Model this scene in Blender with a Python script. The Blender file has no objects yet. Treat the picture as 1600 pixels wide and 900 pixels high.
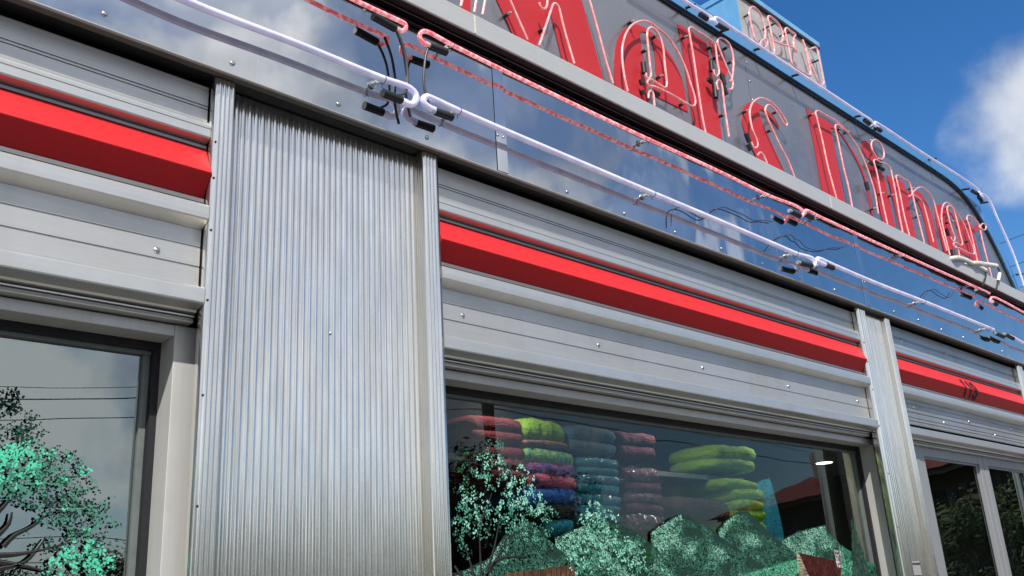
import bpy, bmesh, math, random
from mathutils import Vector, Matrix, noise
R = math.radians
random.seed(7)
sc = bpy.context.scene
col = sc.collection
S, EYE = 2.0, 1.55            # metres from the camera to the pier faces, eye height

# ------------------------------------------------------------------ camera
cd = bpy.data.cameras.new('camera'); cam = bpy.data.objects.new('camera', cd); col.objects.link(cam)
yw, pt, rl = R(44.87028), R(18.78788), R(-3.44847)
fwd = Vector((math.cos(pt)*math.sin(yw), math.cos(pt)*math.cos(yw), math.sin(pt)))
rt = Vector((math.cos(yw), -math.sin(yw), 0)); up = rt.cross(fwd)
r1 = math.cos(rl)*rt + math.sin(rl)*up; u1 = -math.sin(rl)*rt + math.cos(rl)*up
cam.matrix_world = Matrix(((r1.x, u1.x, -fwd.x, 0), (r1.y, u1.y, -fwd.y, 0), (r1.z, u1.z, -fwd.z, EYE), (0, 0, 0, 1)))
cd.sensor_width = 36; cd.lens = 1461.984/1600*36
cd.clip_start = 0.02; cd.clip_end = 3000
sc.camera = cam

# ------------------------------------------------------------------ light
SUN = Vector((-0.9, -1.0, 1.62)).normalized()
sl = bpy.data.lights.new('sun', 'SUN'); so = bpy.data.objects.new('sun', sl); col.objects.link(so)
sl.energy = 4.4; sl.angle = R(0.5); sl.color = (1, .955, .89)
so.rotation_euler = SUN.to_track_quat('Z', 'Y').to_euler()
w = bpy.data.worlds.new('World'); sc.world = w; w.use_nodes = True
nt = w.node_tree; nt.nodes.clear()
def N(t, **k):
    n = nt.nodes.new(t)
    for a, b in k.items(): setattr(n, a, b)
    return n
def lk(a, b): nt.links.new(a, b)
def mth(op, a, b=None, c=None, clamp=False):
    n = N('ShaderNodeMath', operation=op, use_clamp=clamp)
    for i, v in enumerate((a, b, c)):
        if v is None: continue
        if isinstance(v, (int, float)): n.inputs[i].default_value = v
        else: lk(v, n.inputs[i])
    return n.outputs[0]
sky = N('ShaderNodeTexSky', sky_type='NISHITA', sun_disc=False)
sky.sun_elevation = math.asin(SUN.z); sky.sun_rotation = math.atan2(SUN.x, SUN.y)
sky.air_density = 1.0; sky.dust_density = 0.4; sky.ozone_density = 2.6
hsv = N('ShaderNodeHueSaturation'); hsv.inputs['Hue'].default_value = .506; hsv.inputs['Saturation'].default_value = 1.34; hsv.inputs['Value'].default_value = 1.26
lk(sky.outputs[0], hsv.inputs['Color'])
tc = N('ShaderNodeTexCoord'); DIR = tc.outputs['Generated']
sx = N('ShaderNodeSeparateXYZ'); lk(DIR, sx.inputs[0])
def smooth(v, a, b):
    n = N('ShaderNodeMapRange', interpolation_type='SMOOTHSTEP'); lk(v, n.inputs['Value'])
    n.inputs['From Min'].default_value = a; n.inputs['From Max'].default_value = b
    return n.outputs[0]
# cloud field: noise on the sky dome, denser over the western half, thin wisps elsewhere
mp = N('ShaderNodeMapping'); lk(DIR, mp.inputs['Vector']); mp.inputs['Scale'].default_value = (1, 1, 1.5); mp.inputs['Location'].default_value = (3.1, 0.4, 1.7)
nz = N('ShaderNodeTexNoise'); lk(mp.outputs[0], nz.inputs['Vector']); nz.inputs['Scale'].default_value = 3.2; nz.inputs['Detail'].default_value = 9; nz.inputs['Roughness'].default_value = .55; nz.inputs['Distortion'].default_value = .3
west = smooth(sx.outputs['X'], .82, .66)
back = smooth(sx.outputs['Y'], .05, -.2)
low = mth('MULTIPLY', mth('MULTIPLY', smooth(sx.outputs['Z'], .42, .15), .02), smooth(sx.outputs['X'], .78, .45))
cover = mth('ADD', mth('ADD', mth('MULTIPLY', west, .15), -.055), low)
f1 = mth('MULTIPLY', smooth(mth('ADD', nz.outputs['Fac'], cover), .47, .66), back)
# one big cumulus low over the east
cdir = Vector((.8969, .2007, .3942)).normalized()
dp = N('ShaderNodeVectorMath', operation='DOT_PRODUCT'); lk(DIR, dp.inputs[0]); dp.inputs[1].default_value = cdir
n2 = N('ShaderNodeTexNoise'); lk(DIR, n2.inputs['Vector']); n2.inputs['Scale'].default_value = 13; n2.inputs['Detail'].default_value = 8; n2.inputs['Roughness'].default_value = .5
blob = mth('ADD', mth('SUBTRACT', 1.0, dp.outputs['Value']), mth('MULTIPLY', mth('SUBTRACT', n2.outputs['Fac'], .5), -.0065))
f2 = smooth(blob, .0037, -.0002)
n4 = N('ShaderNodeTexNoise'); m4 = N('ShaderNodeMapping'); lk(DIR, m4.inputs['Vector']); m4.inputs['Location'].default_value = (1.3, 5.2, .4); lk(m4.outputs[0], n4.inputs['Vector']); n4.inputs['Scale'].default_value = 8; n4.inputs['Detail'].default_value = 7; n4.inputs['Distortion'].default_value = .5
wisp = mth('MULTIPLY', mth('MULTIPLY', smooth(n4.outputs['Fac'], .55, .72), .62), back)
veil = mth('MULTIPLY', back, mth('ADD', mth('ADD', mth('ADD', .05, mth('MULTIPLY', smooth(sx.outputs['X'], .28, -.12), .42)), mth('MULTIPLY', west, .30)), mth('MULTIPLY', mth('MULTIPLY', smooth(sx.outputs['Z'], .50, .62), smooth(sx.outputs['X'], .72, .50)), .30)))
fac = mth('MAXIMUM', mth('MAXIMUM', mth('MAXIMUM', f1, wisp), veil), mth('MULTIPLY', f2, 1.0))
n3 = N('ShaderNodeTexNoise'); lk(DIR, n3.inputs['Vector']); n3.inputs['Scale'].default_value = 6; n3.inputs['Detail'].default_value = 6
cr = N('ShaderNodeValToRGB'); lk(n3.outputs['Fac'], cr.inputs[0])
cr.color_ramp.elements[0].position = .40; cr.color_ramp.elements[0].color = (4.0, 4.4, 5.1, 1)
cr.color_ramp.elements[1].position = .60; cr.color_ramp.elements[1].color = (10.6, 10.7, 10.8, 1)
cw = N('ShaderNodeMixRGB'); lk(mth('MULTIPLY', f2, .75), cw.inputs[0]); lk(cr.outputs[0], cw.inputs[1]); cw.inputs[2].default_value = (7.2, 7.5, 8.0, 1)
mx = N('ShaderNodeMixRGB'); lk(mth('MULTIPLY', fac, .93), mx.inputs[0]); lk(hsv.outputs[0], mx.inputs[1]); lk(cw.outputs[0], mx.inputs[2])
bg = N('ShaderNodeBackground'); lk(mx.outputs[0], bg.inputs[0]); bg.inputs[1].default_value = .085
ow = N('ShaderNodeOutputWorld'); lk(bg.outputs[0], ow.inputs[0])
sc.view_settings.view_transform = 'Standard'; sc.view_settings.look = 'None'
sc.view_settings.exposure = .48; sc.view_settings.gamma = 1; sc.view_settings.use_curve_mapping = False
sc.cycles.max_bounces = 10; sc.cycles.transparent_max_bounces = 16; sc.cycles.glossy_bounces = 6
sc.cycles.caustics_reflective = False; sc.cycles.caustics_refractive = False; sc.cycles.sample_clamp_indirect = 4

# ------------------------------------------------------------------ materials
class Mat:
    """small node-tree writer"""
    def __init__(s, name):
        s.m = bpy.data.materials.new(name); s.m.use_nodes = True; s.t = s.m.node_tree
        s.b = s.t.nodes['Principled BSDF']; s.o = s.t.nodes['Material Output']
    def n(s, t, **k):
        x = s.t.nodes.new(t)
        for a, b in k.items(): setattr(x, a, b)
        return x
    def l(s, a, b): s.t.links.new(a, b)
    def coords(s, scale=(1, 1, 1), kind='pos'):
        if kind == 'pos': src = s.n('ShaderNodeNewGeometry').outputs['Position']
        else: src = s.n('ShaderNodeTexCoord').outputs['Object']
        mp = s.n('ShaderNodeMapping'); s.l(src, mp.inputs['Vector']); mp.inputs['Scale'].default_value = scale
        return mp.outputs[0]
    def noise(s, scale, detail=4, rough=.5, stretch=(1, 1, 1), dist=0, kind='pos'):
        x = s.n('ShaderNodeTexNoise'); s.l(s.coords(stretch, kind), x.inputs['Vector'])
        x.inputs['Scale'].default_value = scale; x.inputs['Detail'].default_value = detail; x.inputs['Roughness'].default_value = rough; x.inputs['Distortion'].default_value = dist
        return x.outputs['Fac']
    def ramp(s, fac, *stops):
        x = s.n('ShaderNodeValToRGB'); s.l(fac, x.inputs[0]); e = x.color_ramp.elements
        while len(e) < len(stops): e.new(.5)
        for i, (p, c) in enumerate(stops):
            e[i].position = p; e[i].color = (c, c, c, 1) if isinstance(c, (int, float)) else (*c, 1)
        return x.outputs[0]
    def mix(s, fac, a, b, mode='MIX'):
        x = s.n('ShaderNodeMixRGB', blend_type=mode)
        for i, v in enumerate((fac, a, b)):
            if isinstance(v, (int, float)): x.inputs[i].default_value = v if i == 0 else (v, v, v, 1)
            elif isinstance(v, tuple): x.inputs[i].default_value = (*v, 1)
            else: s.l(v, x.inputs[i])
        return x.outputs[0]
    def math(s, op, a, b=0.0, clamp=False):
        x = s.n('ShaderNodeMath', operation=op, use_clamp=clamp)
        for i, v in enumerate((a, b)):
            if isinstance(v, (int, float)): x.inputs[i].default_value = v
            else: s.l(v, x.inputs[i])
        return x.outputs[0]
    def set(s, **k):
        for a, v in k.items():
            i = s.b.inputs[a.replace('_', ' ')]
            if isinstance(v, tuple): i.default_value = (*v, 1) if len(v) == 3 else v
            elif isinstance(v, (int, float)): i.default_value = v
            else: s.l(v, i)
        return s
    def bump(s, h, strength=.3, dist=.01):
        x = s.n('ShaderNodeBump'); s.l(h, x.inputs['Height']); x.inputs['Strength'].default_value = strength; x.inputs['Distance'].default_value = dist
        s.l(x.outputs[0], s.b.inputs['Normal'])
        return s

def simple(name, c, rough=.5, metal=0, var=.12, scale=30, **k):
    m = Mat(name)
    f = m.noise(scale, 5)
    m.set(Base_Color=m.ramp(f, (.3, tuple(v*(1-var) for v in c)), (.7, tuple(min(1, v*(1+var)) for v in c))), Roughness=rough, Metallic=metal, **k)
    return m.m

def brushed(name, c, rough, metal, dirt=.25, along='x', wob=.0, bumpd=.0006):
    """satin metal: fine grain along one axis, blotchy tarnish, roughness wear"""
    m = Mat(name)
    st = (1.2, 30, 160) if along == 'x' else (160, 30, 1.2)
    g = m.noise(3, 5, .6, st)
    d = m.noise(5, 8, .65, (.6, 1, 1.6))
    d2 = m.noise(2.0, 6, .6, (6, 1, .5) if along == 'x' else (9, 1, .35))
    base = m.ramp(g, (.3, tuple(v*.9 for v in c)), (.7, c))
    base = m.mix(m.ramp(d, (.45, 0.0), (.8, dirt)), base, (c[0]*.55, c[1]*.53, c[2]*.5))
    base = m.mix(m.ramp(d2, (.5, 0.0), (.75, dirt*.7)), base, (c[0]*.62, c[1]*.6, c[2]*.55))
    m.set(Base_Color=base, Metallic=metal, Roughness=m.ramp(d, (.3, rough*.88), (.75, min(1, rough*1.25))))
    m.bump(m.math('ADD', m.math('MULTIPLY', g, .25), m.math('MULTIPLY', m.noise(2.2, 2, .5, (1, 1, 2.0)), wob)), .5, bumpd)
    return m.m

M = {}
M['panel'] = brushed('satin_aluminium', (.56, .555, .54), .40, .68, .3, wob=2.0, bumpd=.001)
M['panel_old'] = brushed('weathered_aluminium', (.46, .46, .455), .34, .74, .55, wob=5.0, bumpd=.002)
M['trim'] = brushed('bright_trim', (.64, .635, .61), .32, .76, .3, wob=.5)
M['strip'] = brushed('dull_strip', (.26, .26, .26), .4, .7, .2)
M['frame'] = brushed('anodised_frame', (.58, .578, .56), .5, .35, .3, along='z')
M['doorframe'] = brushed('door_frame_grey', (.36, .37, .38), .45, .5, .2, along='z')
# polished fluted stainless
m = Mat('fluted_stainless')
d = m.noise(2.2, 6, .6, (10, 1, .6)); f = m.noise(40, 4, .6, (1, 1, .15))
base = m.ramp(f, (.3, (.63, .62, .59)), (.7, (.77, .755, .72)))
base = m.mix(m.ramp(d, (.52, 0.0), (.75, .45)), base, (.42, .41, .37))
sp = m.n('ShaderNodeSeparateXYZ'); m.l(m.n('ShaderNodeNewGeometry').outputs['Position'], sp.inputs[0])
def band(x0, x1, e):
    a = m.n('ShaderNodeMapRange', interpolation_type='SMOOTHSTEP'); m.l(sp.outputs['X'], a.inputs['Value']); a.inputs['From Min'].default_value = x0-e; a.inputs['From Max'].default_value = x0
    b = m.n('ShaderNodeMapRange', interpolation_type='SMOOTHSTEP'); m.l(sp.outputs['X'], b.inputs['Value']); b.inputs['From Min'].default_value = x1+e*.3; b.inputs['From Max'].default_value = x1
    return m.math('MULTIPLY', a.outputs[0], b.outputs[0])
cream_tint = m.math('MULTIPLY', m.math('ADD', band(1.625, 1.646, .04), band(4.70, 4.755, .04)), m.ramp(m.noise(3, 5, .6, (14, 1, .6)), (.25, .35), (.7, 1.0)))
base = m.mix(m.math('MULTIPLY', cream_tint, .6), base, (.78, .73, .62))  # cream tint in soft bands at the right-hand ribs and returns
m.set(Base_Color=base, Metallic=.94, Roughness=m.ramp(d, (.3, .10), (.7, .20)))
m.bump(m.noise(7, 3, .5, (2, 1, .5)), .35, .0012)
M['flute'] = m.m
# mirror-polished fascia, slightly oil-canned; flatter at the west end
m = Mat('mirror_stainless')
sp = m.n('ShaderNodeSeparateXYZ'); m.l(m.n('ShaderNodeNewGeometry').outputs['Position'], sp.inputs[0])
wx = m.ramp(m.math('DIVIDE', sp.outputs['X'], 8.0), (.1, .12), (.28, .3), (.36, .9), (.8, 1.0))
wv = m.noise(2.6, 1.5, .4, (1, 1, .8)); wv2 = m.noise(8, 1, .4, (1, 1, .5))
h = m.math('MULTIPLY', m.math('ADD', wv, m.math('MULTIPLY', wv2, .16)), wx)
sm = m.noise(6, 8, .6, (1, 1, .6)); st = m.noise(3, 6, .65, (26, 1, .4))
base = m.ramp(sm, (.35, (.56, .57, .575)), (.75, (.49, .50, .505)))
base = m.mix(m.ramp(st, (.62, 0.0), (.8, .25)), base, (.36, .34, .31))
m.set(Base_Color=base, Metallic=1.0, Roughness=m.ramp(sm, (.4, .012), (.75, .06)))
m.bump(h, 1.0, .012)
M['mirror'] = m.m
m = Mat('mirror_cover_strip')
m.set(Base_Color=m.ramp(m.noise(20, 5), (.3, (.55, .57, .6)), (.7, (.62, .63, .65))), Metallic=1.0, Roughness=.05)
m.bump(m.noise(3, 1, .4), 1.0, .004)
M['cover'] = m.m
# two red paints
def red(name, c, rough):
    m = Mat(name); f = m.noise(60, 6, .6, (1, 1, 1)); b = m.noise(4, 5); st = m.noise(5, 7, .7, (5, 1, .6))
    m.set(Base_Color=m.mix(m.ramp(st, (.56, 0.0), (.78, .35)), m.mix(m.ramp(b, (.4, 0.0), (.8, .3)), m.ramp(f, (.3, tuple(v*.9 for v in c)), (.7, c)), (c[0]*.8, c[1]*1.2, c[2]*1.2)), (c[0]*.62, c[1]*1.5, c[2]*1.4)), Roughness=rough, Specular_IOR_Level=.2)
    m.bump(m.math('ADD', m.noise(25, 4, .5, (.5, 1, 2)), m.math('MULTIPLY', m.noise(160, 2), .3)), .25, .0008)
    return m.m
M['red'] = red('red_band_paint', (.58, .024, .029), .42)
M['letter'] = red('red_letter_paint', (.50, .028, .035), .38)
# sign back panel: dark satin metal that mirrors the sky softly
m = Mat('sign_panel_metal')
d = m.noise(3, 7, .6, (1, 1, 1)); sc2 = m.noise(9, 8, .7, (1, 1, 3), 2.0)
base = m.ramp(d, (.3, (.29, .292, .30)), (.7, (.35, .352, .36)))
base = m.mix(m.ramp(sc2, (.74, 0.0), (.86, .3)), base, (.5, .48, .44))
m.set(Base_Color=base, Metallic=.75, Roughness=m.ramp(d, (.3, .22), (.7, .34)))
m.bump(m.noise(2.2, 2), .6, .006)
M['signpanel'] = m.m
M['ledge'] = brushed('ledge_grey_metal', (.52, .525, .52), .45, .35, .2)
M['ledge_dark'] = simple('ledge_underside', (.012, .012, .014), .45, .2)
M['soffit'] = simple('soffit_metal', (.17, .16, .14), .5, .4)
M['void'] = simple('dark_void', (.006, .007, .010), .7)
M['rim'] = Mat('blue_rim_metal').set(Base_Color=(.10, .30, .56), Metallic=.35, Roughness=.22).m
m = Mat('blue_box_paint'); f = m.noise(8, 7, .6, (1, 1, .4))
m.set(Base_Color=m.ramp(f, (.3, (.12, .33, .56)), (.7, (.20, .45, .68))), Roughness=.35, Metallic=.1); M['bluebox'] = m.m
M['openface'] = simple('open_sign_face', (.50, .49, .46), .28, .35, .1, 8)
M['darkedge'] = simple('black_edge', (.01, .011, .014), .4)
# neon glass
def neon(name, c1, c2, rough, em=0.0, scale=45):
    m = Mat(name); f = m.noise(scale, 2, .5)
    cc = m.ramp(f, (.42, c1), (.60, c2))
    m.set(Base_Color=cc, Roughness=rough, Coat_Weight=1.0, Coat_Roughness=.03)
    if em: m.set(Emission_Color=cc, Emission_Strength=em)
    return m.m
M['neon_red'] = neon('red_neon_glass', (.74, .13, .15), (.92, .42, .44), .16, .55, 60)
M['neon_pink'] = neon('pink_neon_glass', (.80, .27, .28), (.88, .42, .41), .16, .12, 40)
M['neon_white'] = neon('white_neon_glass', (.56, .545, .79), (.66, .65, .88), .15, .24, 14)
M['rubber'] = simple('black_rubber', (.012, .012, .013), .45)
M['cable'] = simple('grey_cable', (.045, .045, .048), .4)
M['conduit'] = simple('cream_conduit', (.62, .62, .58), .5)
M['steel'] = simple('screw_steel', (.5, .5, .5), .28, .95)
M['darksteel'] = simple('bracket_black', (.02, .02, .022), .5)
m = Mat('clear_glass_post'); m.set(Base_Color=(.86, .88, .88), Roughness=.08, Transmission_Weight=.6, IOR=1.3); M['clear'] = m.m
# window glass: pane of tinted glass, clear by transmission and mirror-like by Fresnel
def glass(name, tint, ior):
    m = Mat(name); t = m.t; t.nodes.remove(m.b)
    tr = m.n('ShaderNodeBsdfTransparent'); tr.inputs[0].default_value = (*tint, 1)
    gl = m.n('ShaderNodeBsdfGlossy'); gl.inputs['Roughness'].default_value = .0; gl.inputs[0].default_value = (.86, .95, .93, 1)
    fr = m.n('ShaderNodeFresnel'); fr.inputs[0].default_value = ior
    bp = m.n('ShaderNodeBump'); m.l(m.noise(2.5, 1), bp.inputs['Height']); bp.inputs['Distance'].default_value = .0012; bp.inputs['Strength'].default_value = 1
    m.l(bp.outputs[0], gl.inputs['Normal'])
    ms = m.n('ShaderNodeMixShader'); m.l(m.math('MULTIPLY', fr.outputs[0], m.math('SUBTRACT', 1.0, m.n('ShaderNodeNewGeometry').outputs['Backfacing'])), ms.inputs[0]); m.l(tr.outputs[0], ms.inputs[1]); m.l(gl.outputs[0], ms.inputs[2])
    m.l(ms.outputs[0], m.o.inputs[0]); return m.m
M['glass'] = glass('window_glass', (.86, .92, .90), 1.54)
M['filmglass'] = glass('sun_film_glass', (.62, .74, .71), 3.1)
M['doorglass'] = glass('door_glass', (.5, .53, .5), 1.75)

# ------------------------------------------------------------------ mesh helpers
class MB:
    def __init__(s): s.v = []; s.f = []; s.sm = []
    def add(s, v, f, smooth=False):
        o = len(s.v); s.v += [tuple(p) for p in v]; s.f += [tuple(i+o for i in q) for q in f]; s.sm += [smooth]*len(f); return s
    def box(s, a, b):
        (x0, y0, z0), (x1, y1, z1) = a, b
        return s.add([(x0,y0,z0),(x1,y0,z0),(x1,y1,z0),(x0,y1,z0),(x0,y0,z1),(x1,y0,z1),(x1,y1,z1),(x0,y1,z1)],
                     [(0,3,2,1),(4,5,6,7),(0,1,5,4),(1,2,6,5),(2,3,7,6),(3,0,4,7)])
    def sweep_x(s, prof, x0, x1, caps=True, closed=True):
        """closed (y,z) profile pulled along x"""
        n = len(prof); v = [(x0, y, z) for y, z in prof]+[(x1, y, z) for y, z in prof]
        f = [(i, (i+1) % n, n+(i+1) % n, n+i) for i in range(n if closed else n-1)]
        if caps and closed: f += [tuple(range(n))[::-1], tuple(range(n, 2*n))]
        return s.add(v, f)
    def prism(s, poly, y0, y1):
        """(x,z) outline given thickness from y0 (front) to y1"""
        n = len(poly); v = [(x, y0, z) for x, z in poly]+[(x, y1, z) for x, z in poly]
        f = [(i, (i+1) % n, n+(i+1) % n, n+i) for i in range(n)]+[tuple(range(n))[::-1], tuple(range(n, 2*n))]
        return s.add(v, f)
    def sweep_z(s, prof, z0, z1, smooth=False, closed=False):
        """(x,y) profile pulled up z"""
        n = len(prof); v = [(x, y, z0) for x, y in prof]+[(x, y, z1) for x, y in prof]
        f = [(i, (i+1) % n, n+(i+1) % n, n+i) for i in range(n if closed else n-1)]
        if closed: f += [tuple(range(n))[::-1], tuple(range(n, 2*n))]
        return s.add(v, f, smooth)
    def tube(s, pts, r, seg=10, cap=True, taper=None):
        P = [Vector(p) for p in pts]; n = len(P); ring = []
        t0 = (P[1]-P[0]).normalized(); nrm = t0.orthogonal().normalized(); v = []
        for i in range(n):
            t = (P[min(i+1, n-1)]-P[max(i-1, 0)]).normalized()
            nrm = (nrm-t*nrm.dot(t)).normalized(); b = t.cross(nrm)
            rr = r if taper is None else r*(taper[0]+(taper[1]-taper[0])*i/(n-1))
            for k in range(seg):
                a = 2*math.pi*k/seg; v.append(P[i]+nrm*math.cos(a)*rr+b*math.sin(a)*rr)
        f = [(i*seg+k, i*seg+(k+1) % seg, (i+1)*seg+(k+1) % seg, (i+1)*seg+k) for i in range(n-1) for k in range(seg)]
        s.add(v, f, True)
        if cap:
            for base, c in ((0, P[0]), ((n-1)*seg, P[-1])):
                s.add(v[base:base+seg], [tuple(range(seg))], False)
        return s
    def dome(s, c, r, axis=Vector((0, -1, 0)), h=.6):
        q = axis.to_track_quat('Z', 'Y'); v = []; f = []
        rings = ((1, 0), (.92, .5), (.6, .86), (.2, 1))
        for a, z in rings:
            for k in range(10):
                t = 2*math.pi*k/10; v.append(Vector(c)+q @ Vector((a*r*math.cos(t), a*r*math.sin(t), z*r*h)))
        for j in range(3):
            for k in range(10): f.append((j*10+k, j*10+(k+1) % 10, (j+1)*10+(k+1) % 10, (j+1)*10+k))
        f.append(tuple(range(30, 40)))
        return s.add(v, f, True)
    def quad(s, a, b, c, d): return s.add([a, b, c, d], [(0, 1, 2, 3)])
    def build(s, name, mat, parent=None, bevel=0, fixn=True):
        me = bpy.data.meshes.new(name); me.from_pydata(s.v, [], s.f); me.update()
        if fixn:
            bm = bmesh.new(); bm.from_mesh(me); bmesh.ops.recalc_face_normals(bm, faces=bm.faces); bm.to_mesh(me); bm.free()
        for p, q in zip(me.polygons, s.sm): p.use_smooth = q
        o = bpy.data.objects.new(name, me); col.objects.link(o); me.materials.append(mat)
        if parent is not None:
            o.parent = parent
            pm = Matrix.Translation(parent.location) if parent.type == 'EMPTY' else Matrix.Translation(parent['org'] if 'org' in parent else (0, 0, 0))
            o.matrix_parent_inverse = pm.inverted()
        if bevel:
            bv = o.modifiers.new('bevel', 'BEVEL'); bv.width = bevel; bv.segments = 2; bv.limit_method = 'ANGLE'; bv.angle_limit = R(35)
        return o
def tag(o, label, cat=None, group=None, kind=None):
    if label: o['label'] = label
    if cat: o['category'] = cat
    if group: o['group'] = group
    if kind: o['kind'] = kind
    return o
def thing(name, loc, label, cat, group=None):
    o = bpy.data.objects.new(name, None); o.location = loc; o.empty_display_size = .05; col.objects.link(o)
    return tag(o, label, cat, group)
def copy_tree(o, parent=None):
    c = o.copy(); col.objects.link(c)
    if parent is not None: c.parent = parent
    for ch in [k for k in bpy.data.objects if k.parent == o]: copy_tree(ch, c)
    return c
def Y(d): return S*(1+d)
def Zr(z): return EYE+S*z
def prof(*p): return [(Y(d), Zr(z)) for d, z in p]
def spline(pts, step=.012):
    """Catmull-Rom through 3-D points"""
    P = [Vector(p) for p in pts]
    if len(P) < 3: return P
    P = [P[0]*2-P[1]]+P+[P[-1]*2-P[-2]]; out = []
    for i in range(1, len(P)-2):
        a, b, c, d = P[i-1:i+3]; k = max(2, min(14, int((c-b).length/step)))
        # centripetal parametrisation keeps tight bends round
        t0 = 0; t1 = t0+max(1e-5, (b-a).length)**.5; t2 = t1+max(1e-5, (c-b).length)**.5; t3 = t2+max(1e-5, (d-c).length)**.5
        for j in range(k):
            t = t1+(t2-t1)*j/k
            A1 = a*((t1-t)/(t1-t0))+b*((t-t0)/(t1-t0)); A2 = b*((t2-t)/(t2-t1))+c*((t-t1)/(t2-t1)); A3 = c*((t3-t)/(t3-t2))+d*((t-t2)/(t3-t2))
            B1 = A1*((t2-t)/(t2-t0))+A2*((t-t0)/(t2-t0)); B2 = A2*((t3-t)/(t3-t1))+A3*((t-t1)/(t3-t1))
            out.append(B1*((t2-t)/(t2-t1))+B2*((t-t1)/(t2-t1)))
    out.append(P[-2]); return out
def on_plane(pts, d): return [(x, Y(d), z) for x, z in pts]

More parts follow.
